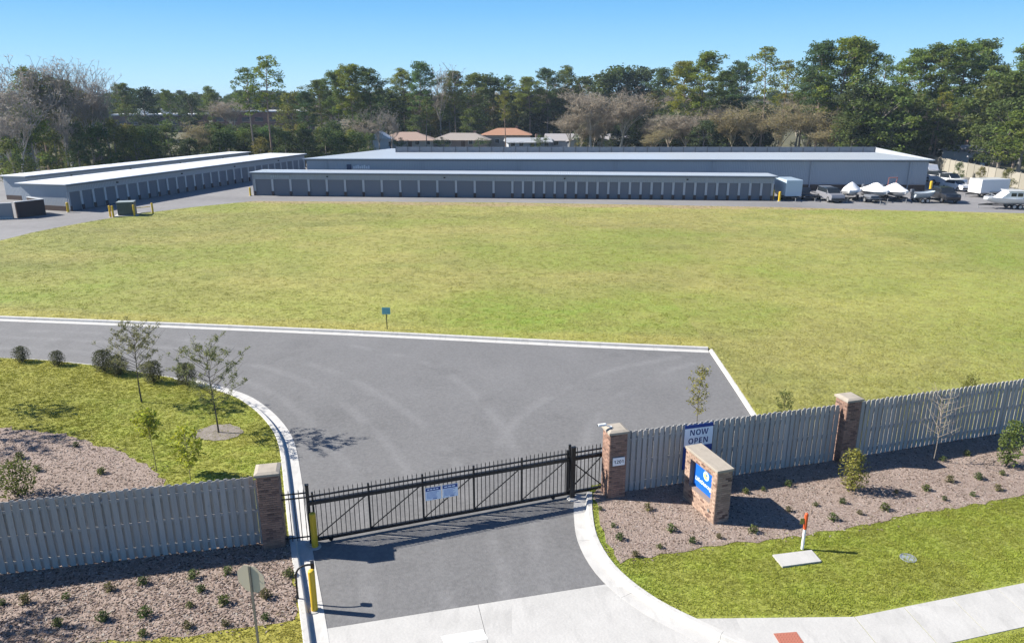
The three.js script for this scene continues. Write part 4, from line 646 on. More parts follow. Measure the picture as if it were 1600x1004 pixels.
function pineGeo(seed, open) { // 22 m
  const R = rng(seed), w = new Tris(), l = new Tris(), H = 22, tr = bent(R, H * 0.97, 0.7), base = open ? 0.52 : 0.38 + R() * 0.1; trunkOf(w, tr, 0.27, 0.06, vary(PINEBARK, R, 0.2));
  const green = [[0.125, 0.165, 0.036], [0.140, 0.172, 0.036], [0.095, 0.142, 0.040], [0.160, 0.178, 0.034]][seed % 4], nb = open ? 26 : 40;
  for (let i = 0; i < nb; i++) {
    const s = base + (1 - base) * Math.pow((i + R() * 0.7) / nb, 0.85), p = along(tr, Math.min(0.995, s)), u = (s - base) / (1 - base), reach = (open ? 3.2 : 4.4) * (Math.sin(Math.PI * Math.min(0.94, 0.22 + u * 0.74)) * 0.95 + 0.08) * (0.55 + R() * 0.75), a = i * 2.4 + R() * 1.4, rise = 0.1 + u * 0.55 + R() * 0.2;
    const tip = p.clone().add(V(Math.cos(a) * reach, reach * rise, Math.sin(a) * reach)), mid = p.clone().lerp(tip, 0.55).add(V(0, -0.15, 0));
    w.tube(p, mid, 0.07, 0.045, 4, PINEBARK); w.tube(mid, tip, 0.045, 0.015, 3, PINEBARK);
    const col = vary(green, R, 0.35), k = open ? 2 : 4; for (let j = 0; j < k; j++) { const q = p.clone().lerp(tip, 0.45 + 0.6 * (j + R() * 0.6) / k).add(V((R() - 0.5) * 1.3, (R() - 0.3) * 0.8, (R() - 0.5) * 1.3)); clump(l, R, q, 0.75 + R() * 0.6, 0.42 + R() * 0.3, open ? 56 : 52, 0.44, 0.2, col); }
  }
  if (open) for (let i = 0; i < 5; i++) { const s = 0.3 + R() * 0.2, p = along(tr, s), a = R() * 6.28; w.tube(p, p.clone().add(V(Math.cos(a) * 1.2, 0.2, Math.sin(a) * 1.2)), 0.04, 0.01, 3, PINEBARK); }
  return sized(w, l);
}
function oakGeo(seed) { // 14 m broad evergreen
  const R = rng(seed), w = new Tris(), l = new Tris(), H = 14, tr = bent(R, 8.5, 0.5, 5), green = [[0.095, 0.120, 0.030], [0.125, 0.146, 0.030], [0.075, 0.102, 0.034]][seed % 3]; trunkOf(w, tr, 0.36, 0.12, vary(GREYBARK, R, 0.2));
  for (let i = 0; i < 70; i++) { const a = R() * 6.283, u = Math.pow(R(), 0.8), y = 2.6 + u * 10.4, wid = 4.3 * Math.sqrt(Math.max(0.05, 1 - Math.pow((y - 6.6) / 7.2, 2))), r = wid * Math.sqrt(0.15 + 0.85 * R()) * (0.8 + 0.35 * Math.sin(a * 3 + seed)), c = V(Math.cos(a) * r, y, Math.sin(a) * r), p = along(tr, clamp(y / 11, 0.15, 0.98)); if (i % 2 === 0) w.tube(p, c, 0.08, 0.02, 3, GREYBARK); clump(l, R, c, 0.9 + R() * 0.7, 0.6 + R() * 0.45, 62, 0.42, 0.3, vary(green, R, 0.5)); }
  return sized(w, l);
}
function bareGeo(seed, col, leafy) { // 16 m
  const R = rng(seed), w = new Tris(), l = new Tris(), H = 16;
  const grow = (p, d, len, r, lv) => { const bend = V(R() - 0.5, 0.12, R() - 0.5).multiplyScalar(0.35), m = p.clone().addScaledVector(d, len * 0.5), d2 = d.clone().add(bend).normalize(), e = m.clone().addScaledVector(d2, len * 0.5), r1 = r * 0.62; (lv < 3 ? w : l).tube(p, m, r, (r + r1) / 2, lv < 2 ? 6 : 3, vary(col, R, 0.3)); (lv < 3 ? w : l).tube(m, e, (r + r1) / 2, r1, lv < 2 ? 6 : 3, vary(col, R, 0.3));
    if (lv >= 5) { for (let i = 0; i < (leafy ? 5 : 3); i++) l.blade(R, [e.x, e.y, e.z], (leafy ? 0.5 : 0.35) + R() * (leafy ? 0.9 : 0.5), leafy ? 0.05 : 0.085, vary(col, R, 0.4), 0.6); if (leafy) for (let i = 0; i < leafy; i++) l.leaf(R, [e.x + (R() - 0.5) * 0.9, e.y + (R() - 0.5) * 0.9, e.z + (R() - 0.5) * 0.9], 0.28, 0.2, vary(leafy > 1 ? [0.28, 0.24, 0.09] : [0.33, 0.27, 0.19], R, 0.6)); return; }
    const k = lv === 0 ? 4 : lv === 4 ? 3 : 2 + (R() < 0.62 ? 1 : 0); for (let i = 0; i < k; i++) { const a = i / k * 6.283 + R() * 1.5, sp = lv === 0 ? 0.42 : 0.6, up = V(Math.cos(a) * sp, 0, Math.sin(a) * sp); grow(lv && R() < 0.4 ? m : e, d2.clone().add(up).add(V(0, leafy ? 0.16 : 0.42, 0)).normalize(), len * (0.46 + R() * 0.5), Math.max(0.03, r1 * (0.55 + R() * 0.3)), lv + 1); } if (lv < 3) grow(e, d2, len * 0.72, r1 * 0.8, lv + 1); };
  grow(V(0, 0, 0), V(0.03, 1, 0.02).normalize(), leafy ? 3.9 : 5.2, 0.24, 0);
  return sized(w, l);
}
function bushGeo(seed, kind) { // 7 m young tree or shrub with foliage to the ground
  const R = rng(seed), w = new Tris(), l = new Tris(), H = 7, tr = bent(R, 6.4, 0.3, 4), g = kind === 'yel' ? [[0.20, 0.18, 0.045], [0.15, 0.155, 0.04]][seed % 2] : kind === 'bush' ? [0.08, 0.12, 0.03] : [[0.080, 0.130, 0.042], [0.100, 0.145, 0.040], [0.118, 0.150, 0.044]][seed % 3]; trunkOf(w, tr, 0.12, 0.03, GREYBARK, 5);
  for (let i = 0; i < 46; i++) { const u = R(), y = 0.5 + u * 6, wid = kind === 'bush' ? 3.1 * Math.sqrt(Math.max(0.05, 1 - Math.pow((y - 3) / 3.9, 2))) : 2.5 * Math.pow(1 - u, 0.7) + 0.4, a = R() * 6.283, r = wid * Math.sqrt(R()), c = V(Math.cos(a) * r, y, Math.sin(a) * r); if (i % 3 === 0) w.tube(along(tr, clamp(y / 7.5, 0, 0.95)), c, 0.04, 0.01, 3, GREYBARK); clump(l, R, c, 0.55 + R() * 0.4, 0.4 + R() * 0.4, 42, 0.32, 0.16, vary(g, R, 0.5)); }
  return sized(w, l);
}
const KIND = {
  pine: [1, 2, 3, 4, 5, 6].map((s) => pineGeo(s, false)), pineo: [7, 8, 9].map((s) => pineGeo(s, true)), oak: [11, 12, 13, 14].map(oakGeo),
  bare: [21, 22, 23].map((s) => bareGeo(s, [0.36, 0.325, 0.285], 0)), bareb: [24, 25, 26].map((s) => bareGeo(s, [0.36, 0.31, 0.245], 1)), barey: [27, 28].map((s) => bareGeo(s, [0.34, 0.29, 0.18], 3)),
  young: [31, 32, 33].map((s) => bushGeo(s, 'young')), yel: [34, 35].map((s) => bushGeo(s, 'yel')), bush: [36].map((s) => bushGeo(s, 'bush')),
};
const NAMES = { pine: ['pine_tree', 'pine tree'], pineo: ['pine_tree', 'pine tree'], oak: ['evergreen_tree', 'tree'], bare: ['bare_tree', 'tree'], bareb: ['bare_tree', 'tree'], barey: ['bare_tree', 'tree'], young: ['young_pine', 'tree'], yel: ['shrub_tree', 'shrub'], bush: ['round_bush', 'bush'] };
const TREES = [
  ['bare', -85.4, -128.0, 19.3, 'bare grey tree at the left edge of the photo behind the storage rows'],
  ['bare', -87.4, -138.0, 20.6, 'tall bare tree left of the dark pine behind the left storage rows'],
  ['bare', -83.4, -142.0, 21.1, 'bare tree with forked top rising just right of the dark left pine'],
  ['bare', -81.4, -146.0, 20.6, 'bare tree with wide crown, second from the right of the bare group at left'],
  ['bare', -79.9, -150.0, 18.9, 'rightmost leaning bare tree of the bare group at the far left'],
  ['bare', -79.7, -122.0, 16.2, 'brownish bare tree low at the left edge, in front of taller bare trees'],
  ['pine', -86.7, -140.0, 18.8, 'dark pine standing among bare trees behind the left storage rows'],
  ['pine', -87.1, -145.0, 17.2, 'shorter dark pine beside the dark left pine among bare trees'],
  ['pineo', -84.5, -150.0, 14.7, 'thin pine in front of the bare group at left'],
  ['young', -80.4, -126.0, 12.7, 'bushy young pine below the dark left pine'],
  ['bare', -79.9, -135.0, 12.4, 'low brown bare tree below the forked bare tree'],
  ['bare', -78.5, -118.0, 12.6, 'low bare tree at the very left edge above the storage roof'],
  ['pine', -87.7, -152.0, 16.9, 'dark pine right of the forked bare tree at the far left'],
  ['pineo', -86.8, -134.0, 15.1, 'slim pine at the left edge below the bare crowns'],
  ['pine', -86.1, -158.0, 13.5, 'lower dark pine at the right of the bare group'],
  ['pine', -118.8, -235.0, 17.6, 'round topped distant pine left of the dark flat roofed building'],
  ['oak', -117.7, -245.0, 16.8, 'distant rounded evergreen above the left end of the dark flat roofed building'],
  ['pine', -107.9, -240.0, 15.8, 'distant pine above the roof units of the dark flat roofed building'],
  ['pine', -98.2, -250.0, 16.9, 'distant small pine in the skyline gap left of the tall pine pair'],
  ['oak', -107.6, -255.0, 14.5, 'distant rounded evergreen right of the roof units, low on the skyline'],
  ['bareb', -89.1, -245.0, 13.5, 'distant greyish tree just left of the tall pine pair'],
  ['oak', -67.8, -235.0, 15.4, 'distant blue green tree just right of the tall pine pair'],
  ['pineo', -51.9, -152.0, 19.0, 'left and shorter of the two tall slender pines'],
  ['pineo', -47.7, -150.0, 21.2, 'right and taller of the two tall slender pines'],
  ['pine', -50.9, -190.0, 15.0, 'leftmost pine of the dense group right of the tall pine pair'],
  ['pine', -49.0, -195.0, 17.8, 'pine beside the leftmost of the dense centre left group'],
  ['pine', -43.4, -190.0, 19.8, 'spreading pine left of the twin crowned pines in the centre left group'],
  ['pine', -39.0, -188.0, 21.2, 'left of the twin crowned dark pines in the centre left group'],
  ['pine', -35.7, -192.0, 20.7, 'right of the twin crowned dark pines in the centre left group'],
  ['oak', -36.9, -225.0, 16.7, 'lower green tree between the twin crowned pines and the round topped pine'],
  ['pine', -32.1, -226.0, 21.7, 'pine on the left shoulder of the tall round topped pine'],
  ['pine', -26.9, -222.0, 23.3, 'tall round topped pine above the tan roofed house'],
  ['bare', -21.5, -230.0, 22.9, 'thin bare tree poking above the pines left of centre'],
  ['pine', -16.8, -228.0, 21.0, 'green pine just right of the thin bare tree'],
  ['pine', -11.8, -224.0, 20.2, 'dark pine with full crown right of the thin bare tree'],
  ['oak', -6.4, -238.0, 20.6, 'yellow green tree behind the orange roofed house'],
  ['pineo', -1.0, -234.0, 19.8, 'pine with dark trunk standing by the orange roofed house'],
  ['pine', 5.3, -228.0, 19.3, 'pine right of the orange roofed house'],
  ['pine', 10.7, -232.0, 21.9, 'taller pine right of the orange roofed house'],
  ['pine', 16.4, -236.0, 22.8, 'tall pine above the rounded green bush'],
  ['oak', 20.8, -230.0, 19.3, 'evergreen behind the left side of the wide brown bare tree'],
  ['oak', 28.7, -245.0, 21.6, 'broad evergreen above the wide brown bare tree'],
  ['oak', 34.8, -248.0, 23.6, 'broad high evergreen right above the wide brown bare tree'],
  ['oak', 42.4, -250.0, 23.3, 'broad evergreen right of the wide brown bare tree'],
  ['pine', 46.5, -240.0, 22.2, 'pine between the broad evergreens and the big right pines'],
  ['bare', -31.3, -178.0, 11.4, 'bare tree low in front of the twin crowned pines'],
  ['bare', -28.6, -180.0, 10.6, 'bare tree low in front of the tall round topped pine'],
  ['bareb', -34.6, -172.0, 9.4, 'brown bare tree beneath the twin crowned pines'],
  ['oak', -27.1, -216.0, 8.7, 'dark round evergreen between the two tan houses'],
  ['oak', -11.8, -218.0, 10.9, 'evergreen with yellowish flank beneath the dark full pine'],
  ['bareb', 19.0, -182.0, 17.2, 'wide brown bare tree behind the pale gabled house, its left half'],
  ['bareb', 25.9, -180.0, 16.1, 'wide brown bare tree behind the pale gabled house, its right half'],
  ['bareb', 13.9, -184.0, 11.3, 'small brown bare tree at the left foot of the wide bare tree'],
  ['bareb', 35.3, -170.0, 11.6, 'brown bare tree with round top right of the wide bare tree'],
  ['bareb', 38.7, -168.0, 10.5, 'second brown bare tree right of the wide bare tree'],
  ['barey', 48.7, -166.0, 13.2, 'tan yellowish bare tree beneath the tall right pines'],
  ['barey', 51.9, -164.0, 12.2, 'tan bare tree by the pine with pale trunk'],
  ['oak', 41.1, -162.0, 9.0, 'low green tree left of the tan yellowish bare tree'],
  ['barey', 30.5, -164.0, 8.2, 'yellowish thin tree at the left of the brown round bare tree'],
  ['pine', 40.2, -178.0, 21.6, 'left pine of the bright pair above the tan bare trees'],
  ['pine', 43.5, -176.0, 23.4, 'right and taller pine of the bright pair above the tan bare trees'],
  ['pine', 52.2, -190.0, 19.8, 'lower pine behind the bright pair on the right'],
  ['pine', 55.4, -188.0, 22.0, 'pine between the bright pair and the pale trunked pine'],
  ['pineo', 55.8, -170.0, 24.1, 'tall pine with a pale bare trunk and round top'],
  ['pineo', 63.6, -180.0, 21.7, 'sparse pine right of the pale trunked pine'],
  ['pine', 66.7, -175.0, 18.7, 'pine on the left shoulder of the broad high pine crown'],
  ['pine', 65.2, -162.0, 24.8, 'left pine of the broad high crown at right'],
  ['pine', 68.1, -160.0, 25.4, 'middle pine of the broad high crown at right'],
  ['pine', 73.9, -164.0, 24.7, 'right pine of the broad high crown at right'],
  ['barey', 61.2, -158.0, 13.5, 'pale bare tree beneath the broad high pine crown'],
  ['barey', 64.5, -154.0, 11.7, 'yellow green thin tree beneath the broad high pine crown'],
  ['barey', 57.0, -160.0, 13.5, 'yellowish green tree left beneath the broad high pine crown'],
  ['pineo', 89.1, -186.0, 23.1, 'sparse tree in the skyline notch between the two broad pine crowns'],
  ['pineo', 94.1, -188.0, 22.0, 'second sparse tree in the notch between the broad pine crowns'],
  ['oak', 68.5, -150.0, 16.8, 'dark evergreen beneath the notch in the right skyline, left one'],
  ['oak', 71.6, -146.0, 15.6, 'dark evergreen beneath the notch in the right skyline, middle one'],
  ['oak', 78.0, -150.0, 14.1, 'dark evergreen beneath the notch in the right skyline, right one'],
  ['pine', 88.4, -168.0, 23.7, 'left pine of the second broad crown near the right edge'],
  ['pine', 92.1, -166.0, 24.6, 'second pine from the left of the crown near the right edge'],
  ['pine', 96.6, -166.0, 25.4, 'third pine from the left of the crown near the right edge'],
  ['pine', 103.4, -170.0, 25.7, 'rightmost high pine of the crown near the right edge'],
  ['pine', 100.3, -160.0, 20.0, 'lower pine right of the crown near the right edge'],
  ['pineo', 88.7, -158.0, 14.5, 'thin trunked pine in the gap behind the white shed'],
  ['pineo', 93.8, -160.0, 13.5, 'thin pine right of the gap behind the white shed'],
  ['oak', 89.8, -140.0, 18.5, 'green evergreen left of the pine at the right edge'],
  ['pine', 92.4, -138.0, 22.7, 'tall pine cut by the right edge of the photo'],
  ['oak', 90.8, -142.0, 11.8, 'broad dark evergreen behind the pale fence by the white shed'],
  ['oak', 87.1, -134.0, 13.5, 'large dark evergreen behind the pale fence at the right edge'],
  ['oak', 86.8, -128.0, 11.5, 'dark evergreen at the right edge over the pale fence'],
  ['oak', 66.4, -148.0, 10.5, 'dark low evergreen over the right end of the large building'],
  ['oak', 72.8, -146.0, 10.2, 'second dark low evergreen over the right end of the large building'],
  ['bush', -28.3, -190.0, 3.7, 'green bush before the pinkish roofed house'],
  ['bush', -18.0, -192.0, 3.7, 'green bush between the pinkish and grey tan roofed houses'],
  ['bush', -7.7, -192.0, 3.6, 'green bush right of the grey tan roofed house'],
  ['bush', 25.2, -194.0, 3.2, 'green bush at the right end of the gabled house'],
  ['pineo', -21.5, -190.0, 13.5, 'slender pine standing before the pinkish roofed house'],
  ['pineo', -1.6, -194.0, 15.0, 'slender pine standing before the orange brown roof'],
  ['bareb', 22.3, -190.0, 12.0, 'small bare tree before the right half of the gabled house'],
  ['young', -79.7, -138.0, 9.3, 'young dark green pine above the left end of the storage roofs'],
  ['young', -77.7, -142.0, 8.9, 'young green pine left of the yellow shrub'],
  ['yel', -75.8, -144.0, 9.8, 'yellow leaved shrub tree above the storage roofs'],
  ['yel', -72.8, -146.0, 8.6, 'yellowish shrub tree right of the yellow one'],
  ['young', -71.4, -150.0, 8.0, 'young pine below the dark flat roofed building, left'],
  ['young', -69.1, -152.0, 8.9, 'young pine below the dark flat roofed building, right'],
  ['barey', -62.9, -150.0, 9.7, 'brownish thin tree right of the dark flat roofed building'],
  ['young', -61.3, -154.0, 8.3, 'bushy young pine right of the brownish thin tree'],
  ['young', -58.8, -156.0, 7.7, 'bushy young pine left of the tall pine pair'],
  ['young', -55.9, -158.0, 7.4, 'bushy young pine at the foot of the tall pine pair, left'],
  ['young', -52.3, -160.0, 7.6, 'bushy young pine at the foot of the tall pine pair, right'],
  ['yel', -48.2, -162.0, 7.0, 'yellow green shrub tree right of the tall pine pair'],
  ['young', -45.9, -166.0, 8.4, 'bushy tree below the leftmost dense pines'],
  ['yel', -42.5, -168.0, 7.3, 'olive shrub tree below the dense centre left pines'],
  ['young', -39.4, -168.0, 8.6, 'dark bushy tree below the dense centre left pines'],
  ['yel', -35.0, -164.0, 6.9, 'olive green shrub below the twin crowned pines'],
  ['young', -31.3, -166.0, 6.1, 'dark shrub left of the tan roofed house'],
  ['bush', 7.4, -196.0, 4.0, 'rounded green bush between the orange roofed and gabled houses'],
  ['young', -81.5, -126.0, 8.8, 'dark young pine behind the left end of the storage roofs'],
  ['yel', -79.1, -130.0, 8.3, 'brown green shrub behind the left end of the storage roofs'],
  ['young', -77.2, -116.0, 7.7, 'dark shrub tree at the left edge above the storage roof']
];
{
  const R = rng(404), count = {}, hues = [[1, 1, 1], [1.3, 1.2, 1], [0.85, 0.95, 1.1], [1.15, 1.3, 1], [1.45, 1.35, 0.9], [1.05, 1.15, 1.15]].map((c) => { const m = M.leaf.clone(); m.color.setRGB(...c); return m; });
  for (const [k, x, z, h, label] of TREES) {
    const list = KIND[k], v = list[count[k] = ((count[k] ?? -1) + 1) % list.length], o = thing(NAMES[k][0], label, NAMES[k][1], [x, -0.05, z], R() * 6.28, 'trees behind the storage site'), s = h / v.H;
    const wide = k === 'pine' ? 1.0 + R() * 0.25 : k === 'oak' ? 1.1 + R() * 0.3 : k === 'bush' ? 1.5 : k === 'bareb' || k === 'barey' ? 1.45 + R() * 0.35 : k === 'bare' ? 1.25 : 1; o.scale.set(s * wide, s, s * wide);
    const a = shade(new THREE.Mesh(v.wood, M.vert)), b = shade(new THREE.Mesh(v.crown, k.startsWith('bare') ? M.leaf : hues[Math.floor(R() * hues.length)])); a.name = 'trunk'; b.name = 'crown'; o.add(a, b);
  }
  // far wood, one mass: many small trees of the same shapes
  const mass = (name, label, category, v, spots) => { const m = (g, mt, nm) => { const o = new THREE.InstancedMesh(g, mt, spots.length), q = new THREE.Quaternion(), M4 = new THREE.Matrix4(); spots.forEach(([x, z, s, ry, wd], i) => { q.setFromAxisAngle(UP, ry); o.setMatrixAt(i, M4.compose(V(x, -0.3, z), q, V(s * (wd ?? 1), s, s * (wd ?? 1)))); }); shade(o); o.name = nm; return o; }; const G = new THREE.Group(); G.name = numbered(name); G.userData = { label, category, kind: 'stuff' }; G.add(m(v.wood, M.vert, 'trunks'), m(v.crown, M.leaf, 'crowns')); scene.add(G); };
  const far = { pine: [], oak: [], bareb: [] };
  for (let i = 0; i < 620; i++) { const D = 300 + R() * R() * 380 + (i % 3) * 25, x = (R() * 2 - 1) * D * 0.8, k = ['pine', 'oak', 'oak', 'bareb', 'pine'][i % 5]; far[k].push([x, -D, (k === 'pine' ? 0.62 : k === 'oak' ? 1.0 : 0.85) * (0.8 + R() * 0.4), R() * 6.28, 1.35]); }
  mass('far_wood', 'distant pine wood along the horizon', 'woods', KIND.pine[1], far.pine); mass('far_wood', 'distant evergreen wood along the horizon', 'woods', KIND.oak[1], far.oak); mass('far_wood', 'distant leafless wood along the horizon', 'woods', KIND.bareb[0], far.bareb);
  const low = { oak: [], yel: [], young: [], bareb: [] }, add = (x0, x1, d0, d1, n, s0, kinds) => { for (let i = 0; i < n; i++) { const D = lerp(d0, d1, R()), k = kinds[Math.floor(R() * kinds.length)]; low[k].push([lerp(x0, x1, R()) * D, -D, s0 * (0.7 + R() * 0.6) * (k === 'oak' ? 0.55 : k === 'bareb' ? 0.6 : 1), R() * 6.28, 1.3]); } };
  add(-0.72, -0.2, 146, 178, 90, 0.9, ['young', 'young', 'yel', 'young', 'oak']); add(-0.2, 0.25, 230, 266, 120, 1.7, ['oak', 'young', 'oak', 'bareb', 'yel']); add(0.2, 0.8, 172, 205, 130, 1.5, ['oak', 'oak', 'young', 'bareb']); add(0.47, 0.8, 150, 180, 40, 1.1, ['oak', 'young']); add(0.09, 0.34, 176, 210, 44, 1.0, ['bareb', 'young', 'oak', 'yel']);
  for (const [k, l] of [['oak', 'dark evergreen undergrowth filling the treeline'], ['yel', 'yellowish undergrowth filling the treeline'], ['young', 'green undergrowth filling the treeline'], ['bareb', 'leafless brushwood filling the treeline']]) mass('undergrowth', l, 'undergrowth', KIND[k][0], low[k]);
}
console.log('trees');

// ---------------------------------------------------------------- young trees and shrubs near the entrance
function sapling(seed, H, spread, leaves, col, bark, leafLen, crownBase = 0.35) {
  const R = rng(seed), w = new Tris(), l = new Tris(), tr = bent(R, H * 0.92, H * 0.03, 5); trunkOf(w, tr, H > 3.45 ? 0.042 : 0.004 * H + 0.007, 0.006, bark, 6);
  const nb = Math.round(12 + H * (H > 3.45 ? 8 : 5));
  for (let i = 0; i < nb; i++) {
    const s = crownBase + (1 - crownBase) * (i + R() * 0.6) / nb, u = (s - crownBase) / (1 - crownBase), p = along(tr, Math.min(0.99, s)), a = i * 2.4 + R(), reach = spread * (0.35 + 0.75 * Math.sin(Math.PI * Math.min(0.95, 0.18 + u * 0.8))) * (0.6 + R() * 0.6), tip = p.clone().add(V(Math.cos(a) * reach, reach * (0.5 + R() * 0.5), Math.sin(a) * reach)), mid = p.clone().lerp(tip, 0.5).add(V((R() - 0.5) * 0.1, -0.03, (R() - 0.5) * 0.1));
    w.tube(p, mid, 0.012, 0.008, 4, bark); w.tube(mid, tip, 0.008, 0.003, 3, bark);
    for (let j = 0; j < 4; j++) { const q = p.clone().lerp(tip, 0.4 + R() * 0.5), e = q.clone().add(V((R() - 0.5) * 0.4, R() * 0.25, (R() - 0.5) * 0.4)); w.tube(q, e, 0.005, 0.002, 3, bark); for (let m = 0; m < leaves; m++) { const t = R(); l.leaf(R, [lerp(q.x, e.x, t) + (R() - 0.5) * 0.16, lerp(q.y, e.y, t) + (R() - 0.5) * 0.14, lerp(q.z, e.z, t) + (R() - 0.5) * 0.16], leafLen * (0.6 + R() * 0.8), leafLen * 0.5, vary(col, R, 0.6)); } }
  }
  return { wood: w.geo(), crown: l.geo() };
}
function shrubGeo(seed, H, W, n, col, len) {
  const R = rng(seed), w = new Tris(), l = new Tris();
  for (let i = 0; i < 12; i++) { const a = R() * 6.283, r = W * 0.5 * R(); w.tube(V(0, 0, 0), V(Math.cos(a) * r, H * (0.5 + R() * 0.4), Math.sin(a) * r), 0.015, 0.004, 3, [0.1, 0.08, 0.06]); }
  for (let i = 0; i < n; i++) { const a = R() * 6.283, u = R(), y = H * (0.08 + 0.92 * u), r = W / 2 * Math.sqrt(Math.max(0.04, 1 - Math.pow((u - 0.45) / 0.62, 2))) * Math.sqrt(R()) * (0.85 + 0.25 * Math.sin(a * 4 + seed)); l.leaf(R, [Math.cos(a) * r, y, Math.sin(a) * r], len * (0.6 + R() * 0.8), len * 0.45, vary(col, R, 0.7), 0.5); }
  return { wood: w.geo(), crown: l.geo() };
}
function plant(name, label, category, v, [x, y, z], s = 1, turn = 0, group, parts = ['trunk', 'crown']) { const o = thing(name, label, category, [x, y, z], turn, group); o.scale.setScalar(s); const a = shade(new THREE.Mesh(v.wood, M.vert)), b = shade(new THREE.Mesh(v.crown, M.leaf)); a.name = parts[0]; b.name = parts[1]; o.add(a); if (v.crown.attributes.position.count) o.add(b); return o; }
const OAKG = [0.23, 0.225, 0.10], OLIVE = [0.22, 0.235, 0.085], LIME = [0.40, 0.43, 0.05], DARKG = [0.095, 0.10, 0.045];
const s1 = sapling(501, 3.6, 1.35, 24, OAKG, [0.09, 0.075, 0.06], 0.075, 0.36), s2 = sapling(502, 3.9, 1.45, 24, OLIVE, [0.09, 0.075, 0.06], 0.075, 0.27), s3 = sapling(503, 3.6, 1.3, 26, OAKG, [0.09, 0.075, 0.06], 0.068, 0.32);
plant('young_tree', 'young thin crowned tree on the left lawn, left of the two', 'tree', s1, [-16.95, 0.12, -31.1], 1.0, 0.4);
plant('young_tree', 'young thin crowned tree on the left lawn near the curved kerb', 'tree', s2, [-12.2, 0.12, -27.9], 1.0, 1.4);
plant('young_tree', 'young tree cut by the left edge of the photo on the lawn', 'tree', s3, [-23.9, 0.12, -30.6], 0.95, 2.4);
plant('young_tree', 'young tree outside the left edge whose shadow crosses the mulch', 'tree', s2, [-23.6, 0.12, -27.6], 1.1, 0.2);
plant('young_tree', 'young tree outside the lower left corner shading the mulch', 'tree', s1, [-16.6, 0.12, -16.3], 1.05, 3.2);
// rings of pale gravel round the two trees
for (const [x, z] of [[-12.2, -27.9]]) { const R = rng(x * -10 | 0), pts = Array.from({ length: 26 }, (_, i) => { const a = i / 26 * 6.283, r = 0.7 + R() * 0.18; return [x + Math.cos(a) * r * 1.25, z + Math.sin(a) * r]; }); structure('mulch_ring', planar(slab(pts, 0.148, 0.12), 0, 0, 2, 2), mat([0.85, 0.95, 1.0], { map: M.mulch.map, roughness: 1 })); }
plant('sapling', 'slender sapling with lime leaves by the left fence, left of the other', 'sapling', sapling(511, 2.5, 0.42, 6, LIME, [0.2, 0.18, 0.1], 0.15, 0.55), [-13.25, 0.13, -24.6], 1, 0.6);
plant('sapling', 'drooping sapling with scattered lime leaves just behind the left fence', 'sapling', sapling(512, 1.95, 0.6, 6, LIME, [0.2, 0.18, 0.1], 0.15, 0.2), [-11.7, 0.13, -23.9], 1, 2.1);
plant('sapling', 'yellow leaved sapling behind the fence near the banner', 'sapling', sapling(513, 3.4, 0.5, 5, [0.30, 0.28, 0.05], [0.13, 0.11, 0.07], 0.1, 0.35), [7.55, 0.0, -27.4], 1, 1.1);
plant('sapling', 'leafy sapling top showing over the fence left of the right pillar', 'sapling', sapling(514, 2.5, 0.7, 8, [0.13, 0.17, 0.04], [0.13, 0.11, 0.07], 0.1, 0.4), [11.3, 0.12, -28.2], 0.66, 1.9);
plant('bare_sapling', 'pale leafless sapling in front of the right fence', 'tree', sapling(515, 3.0, 1.0, 0, [0.2, 0.2, 0.1], [0.25, 0.21, 0.165], 0.08, 0.3), [16.1, 0.13, -25.3], 1, 0.3);
plant('sapling', 'yellow green sapling behind the right fence by the field', 'sapling', sapling(516, 2.9, 0.5, 7, [0.24, 0.25, 0.05], [0.13, 0.11, 0.07], 0.1, 0.5), [19.5, 0.12, -29.2], 0.72, 0.3);
const con = shrubGeo(521, 1.6, 1.0, 1100, [0.27, 0.26, 0.06], 0.12);
plant('conifer_shrub', 'yellow green upright shrub in the mulch right of the monument sign', 'shrub', con, [12.02, 0.13, -23.2], 0.98, 0);
plant('conifer_shrub', 'green upright shrub in the mulch at the right edge', 'shrub', shrubGeo(522, 1.85, 0.95, 1100, [0.16, 0.21, 0.05], 0.12), [18.7, 0.13, -25.0], 1, 0.5);
const ev = [531, 532, 533].map((s) => shrubGeo(s, 1.1, 1.15, 2600, DARKG, 0.075));
[[-25.8, -36.4, 0.78, 'leftmost dark round shrub along the drive kerb'], [-23.6, -35.9, 0.72, 'second dark shrub from the left along the drive kerb'], [-20.7, -35.0, 1.05, 'dark shrub left of the left young tree, the farther of two'], [-19.75, -34.5, 0.95, 'dark shrub left of the left young tree, the nearer of two'], [-17.5, -33.5, 1.0, 'dark shrub just right of the left young tree'], [-15.75, -33.2, 1.0, 'dark shrub between the two young trees near the kerb'], [-27.9, -36.6, 0.6, 'dark low shrub at the left edge by the drive kerb']].forEach(([x, z, s, l], i) => plant('shrub', l, 'shrub', ev[i % 3], [x, 0.12, z], s, i, 'dark shrubs along the drive', ['stems', 'foliage']));
plant('shrub', 'yellow green leafy shrub in the mulch behind the left fence', 'shrub', shrubGeo(541, 1.3, 1.5, 800, [0.13, 0.16, 0.035], 0.13), [-17.3, 0.13, -22.9], 1, 0, undefined, ['stems', 'foliage']);
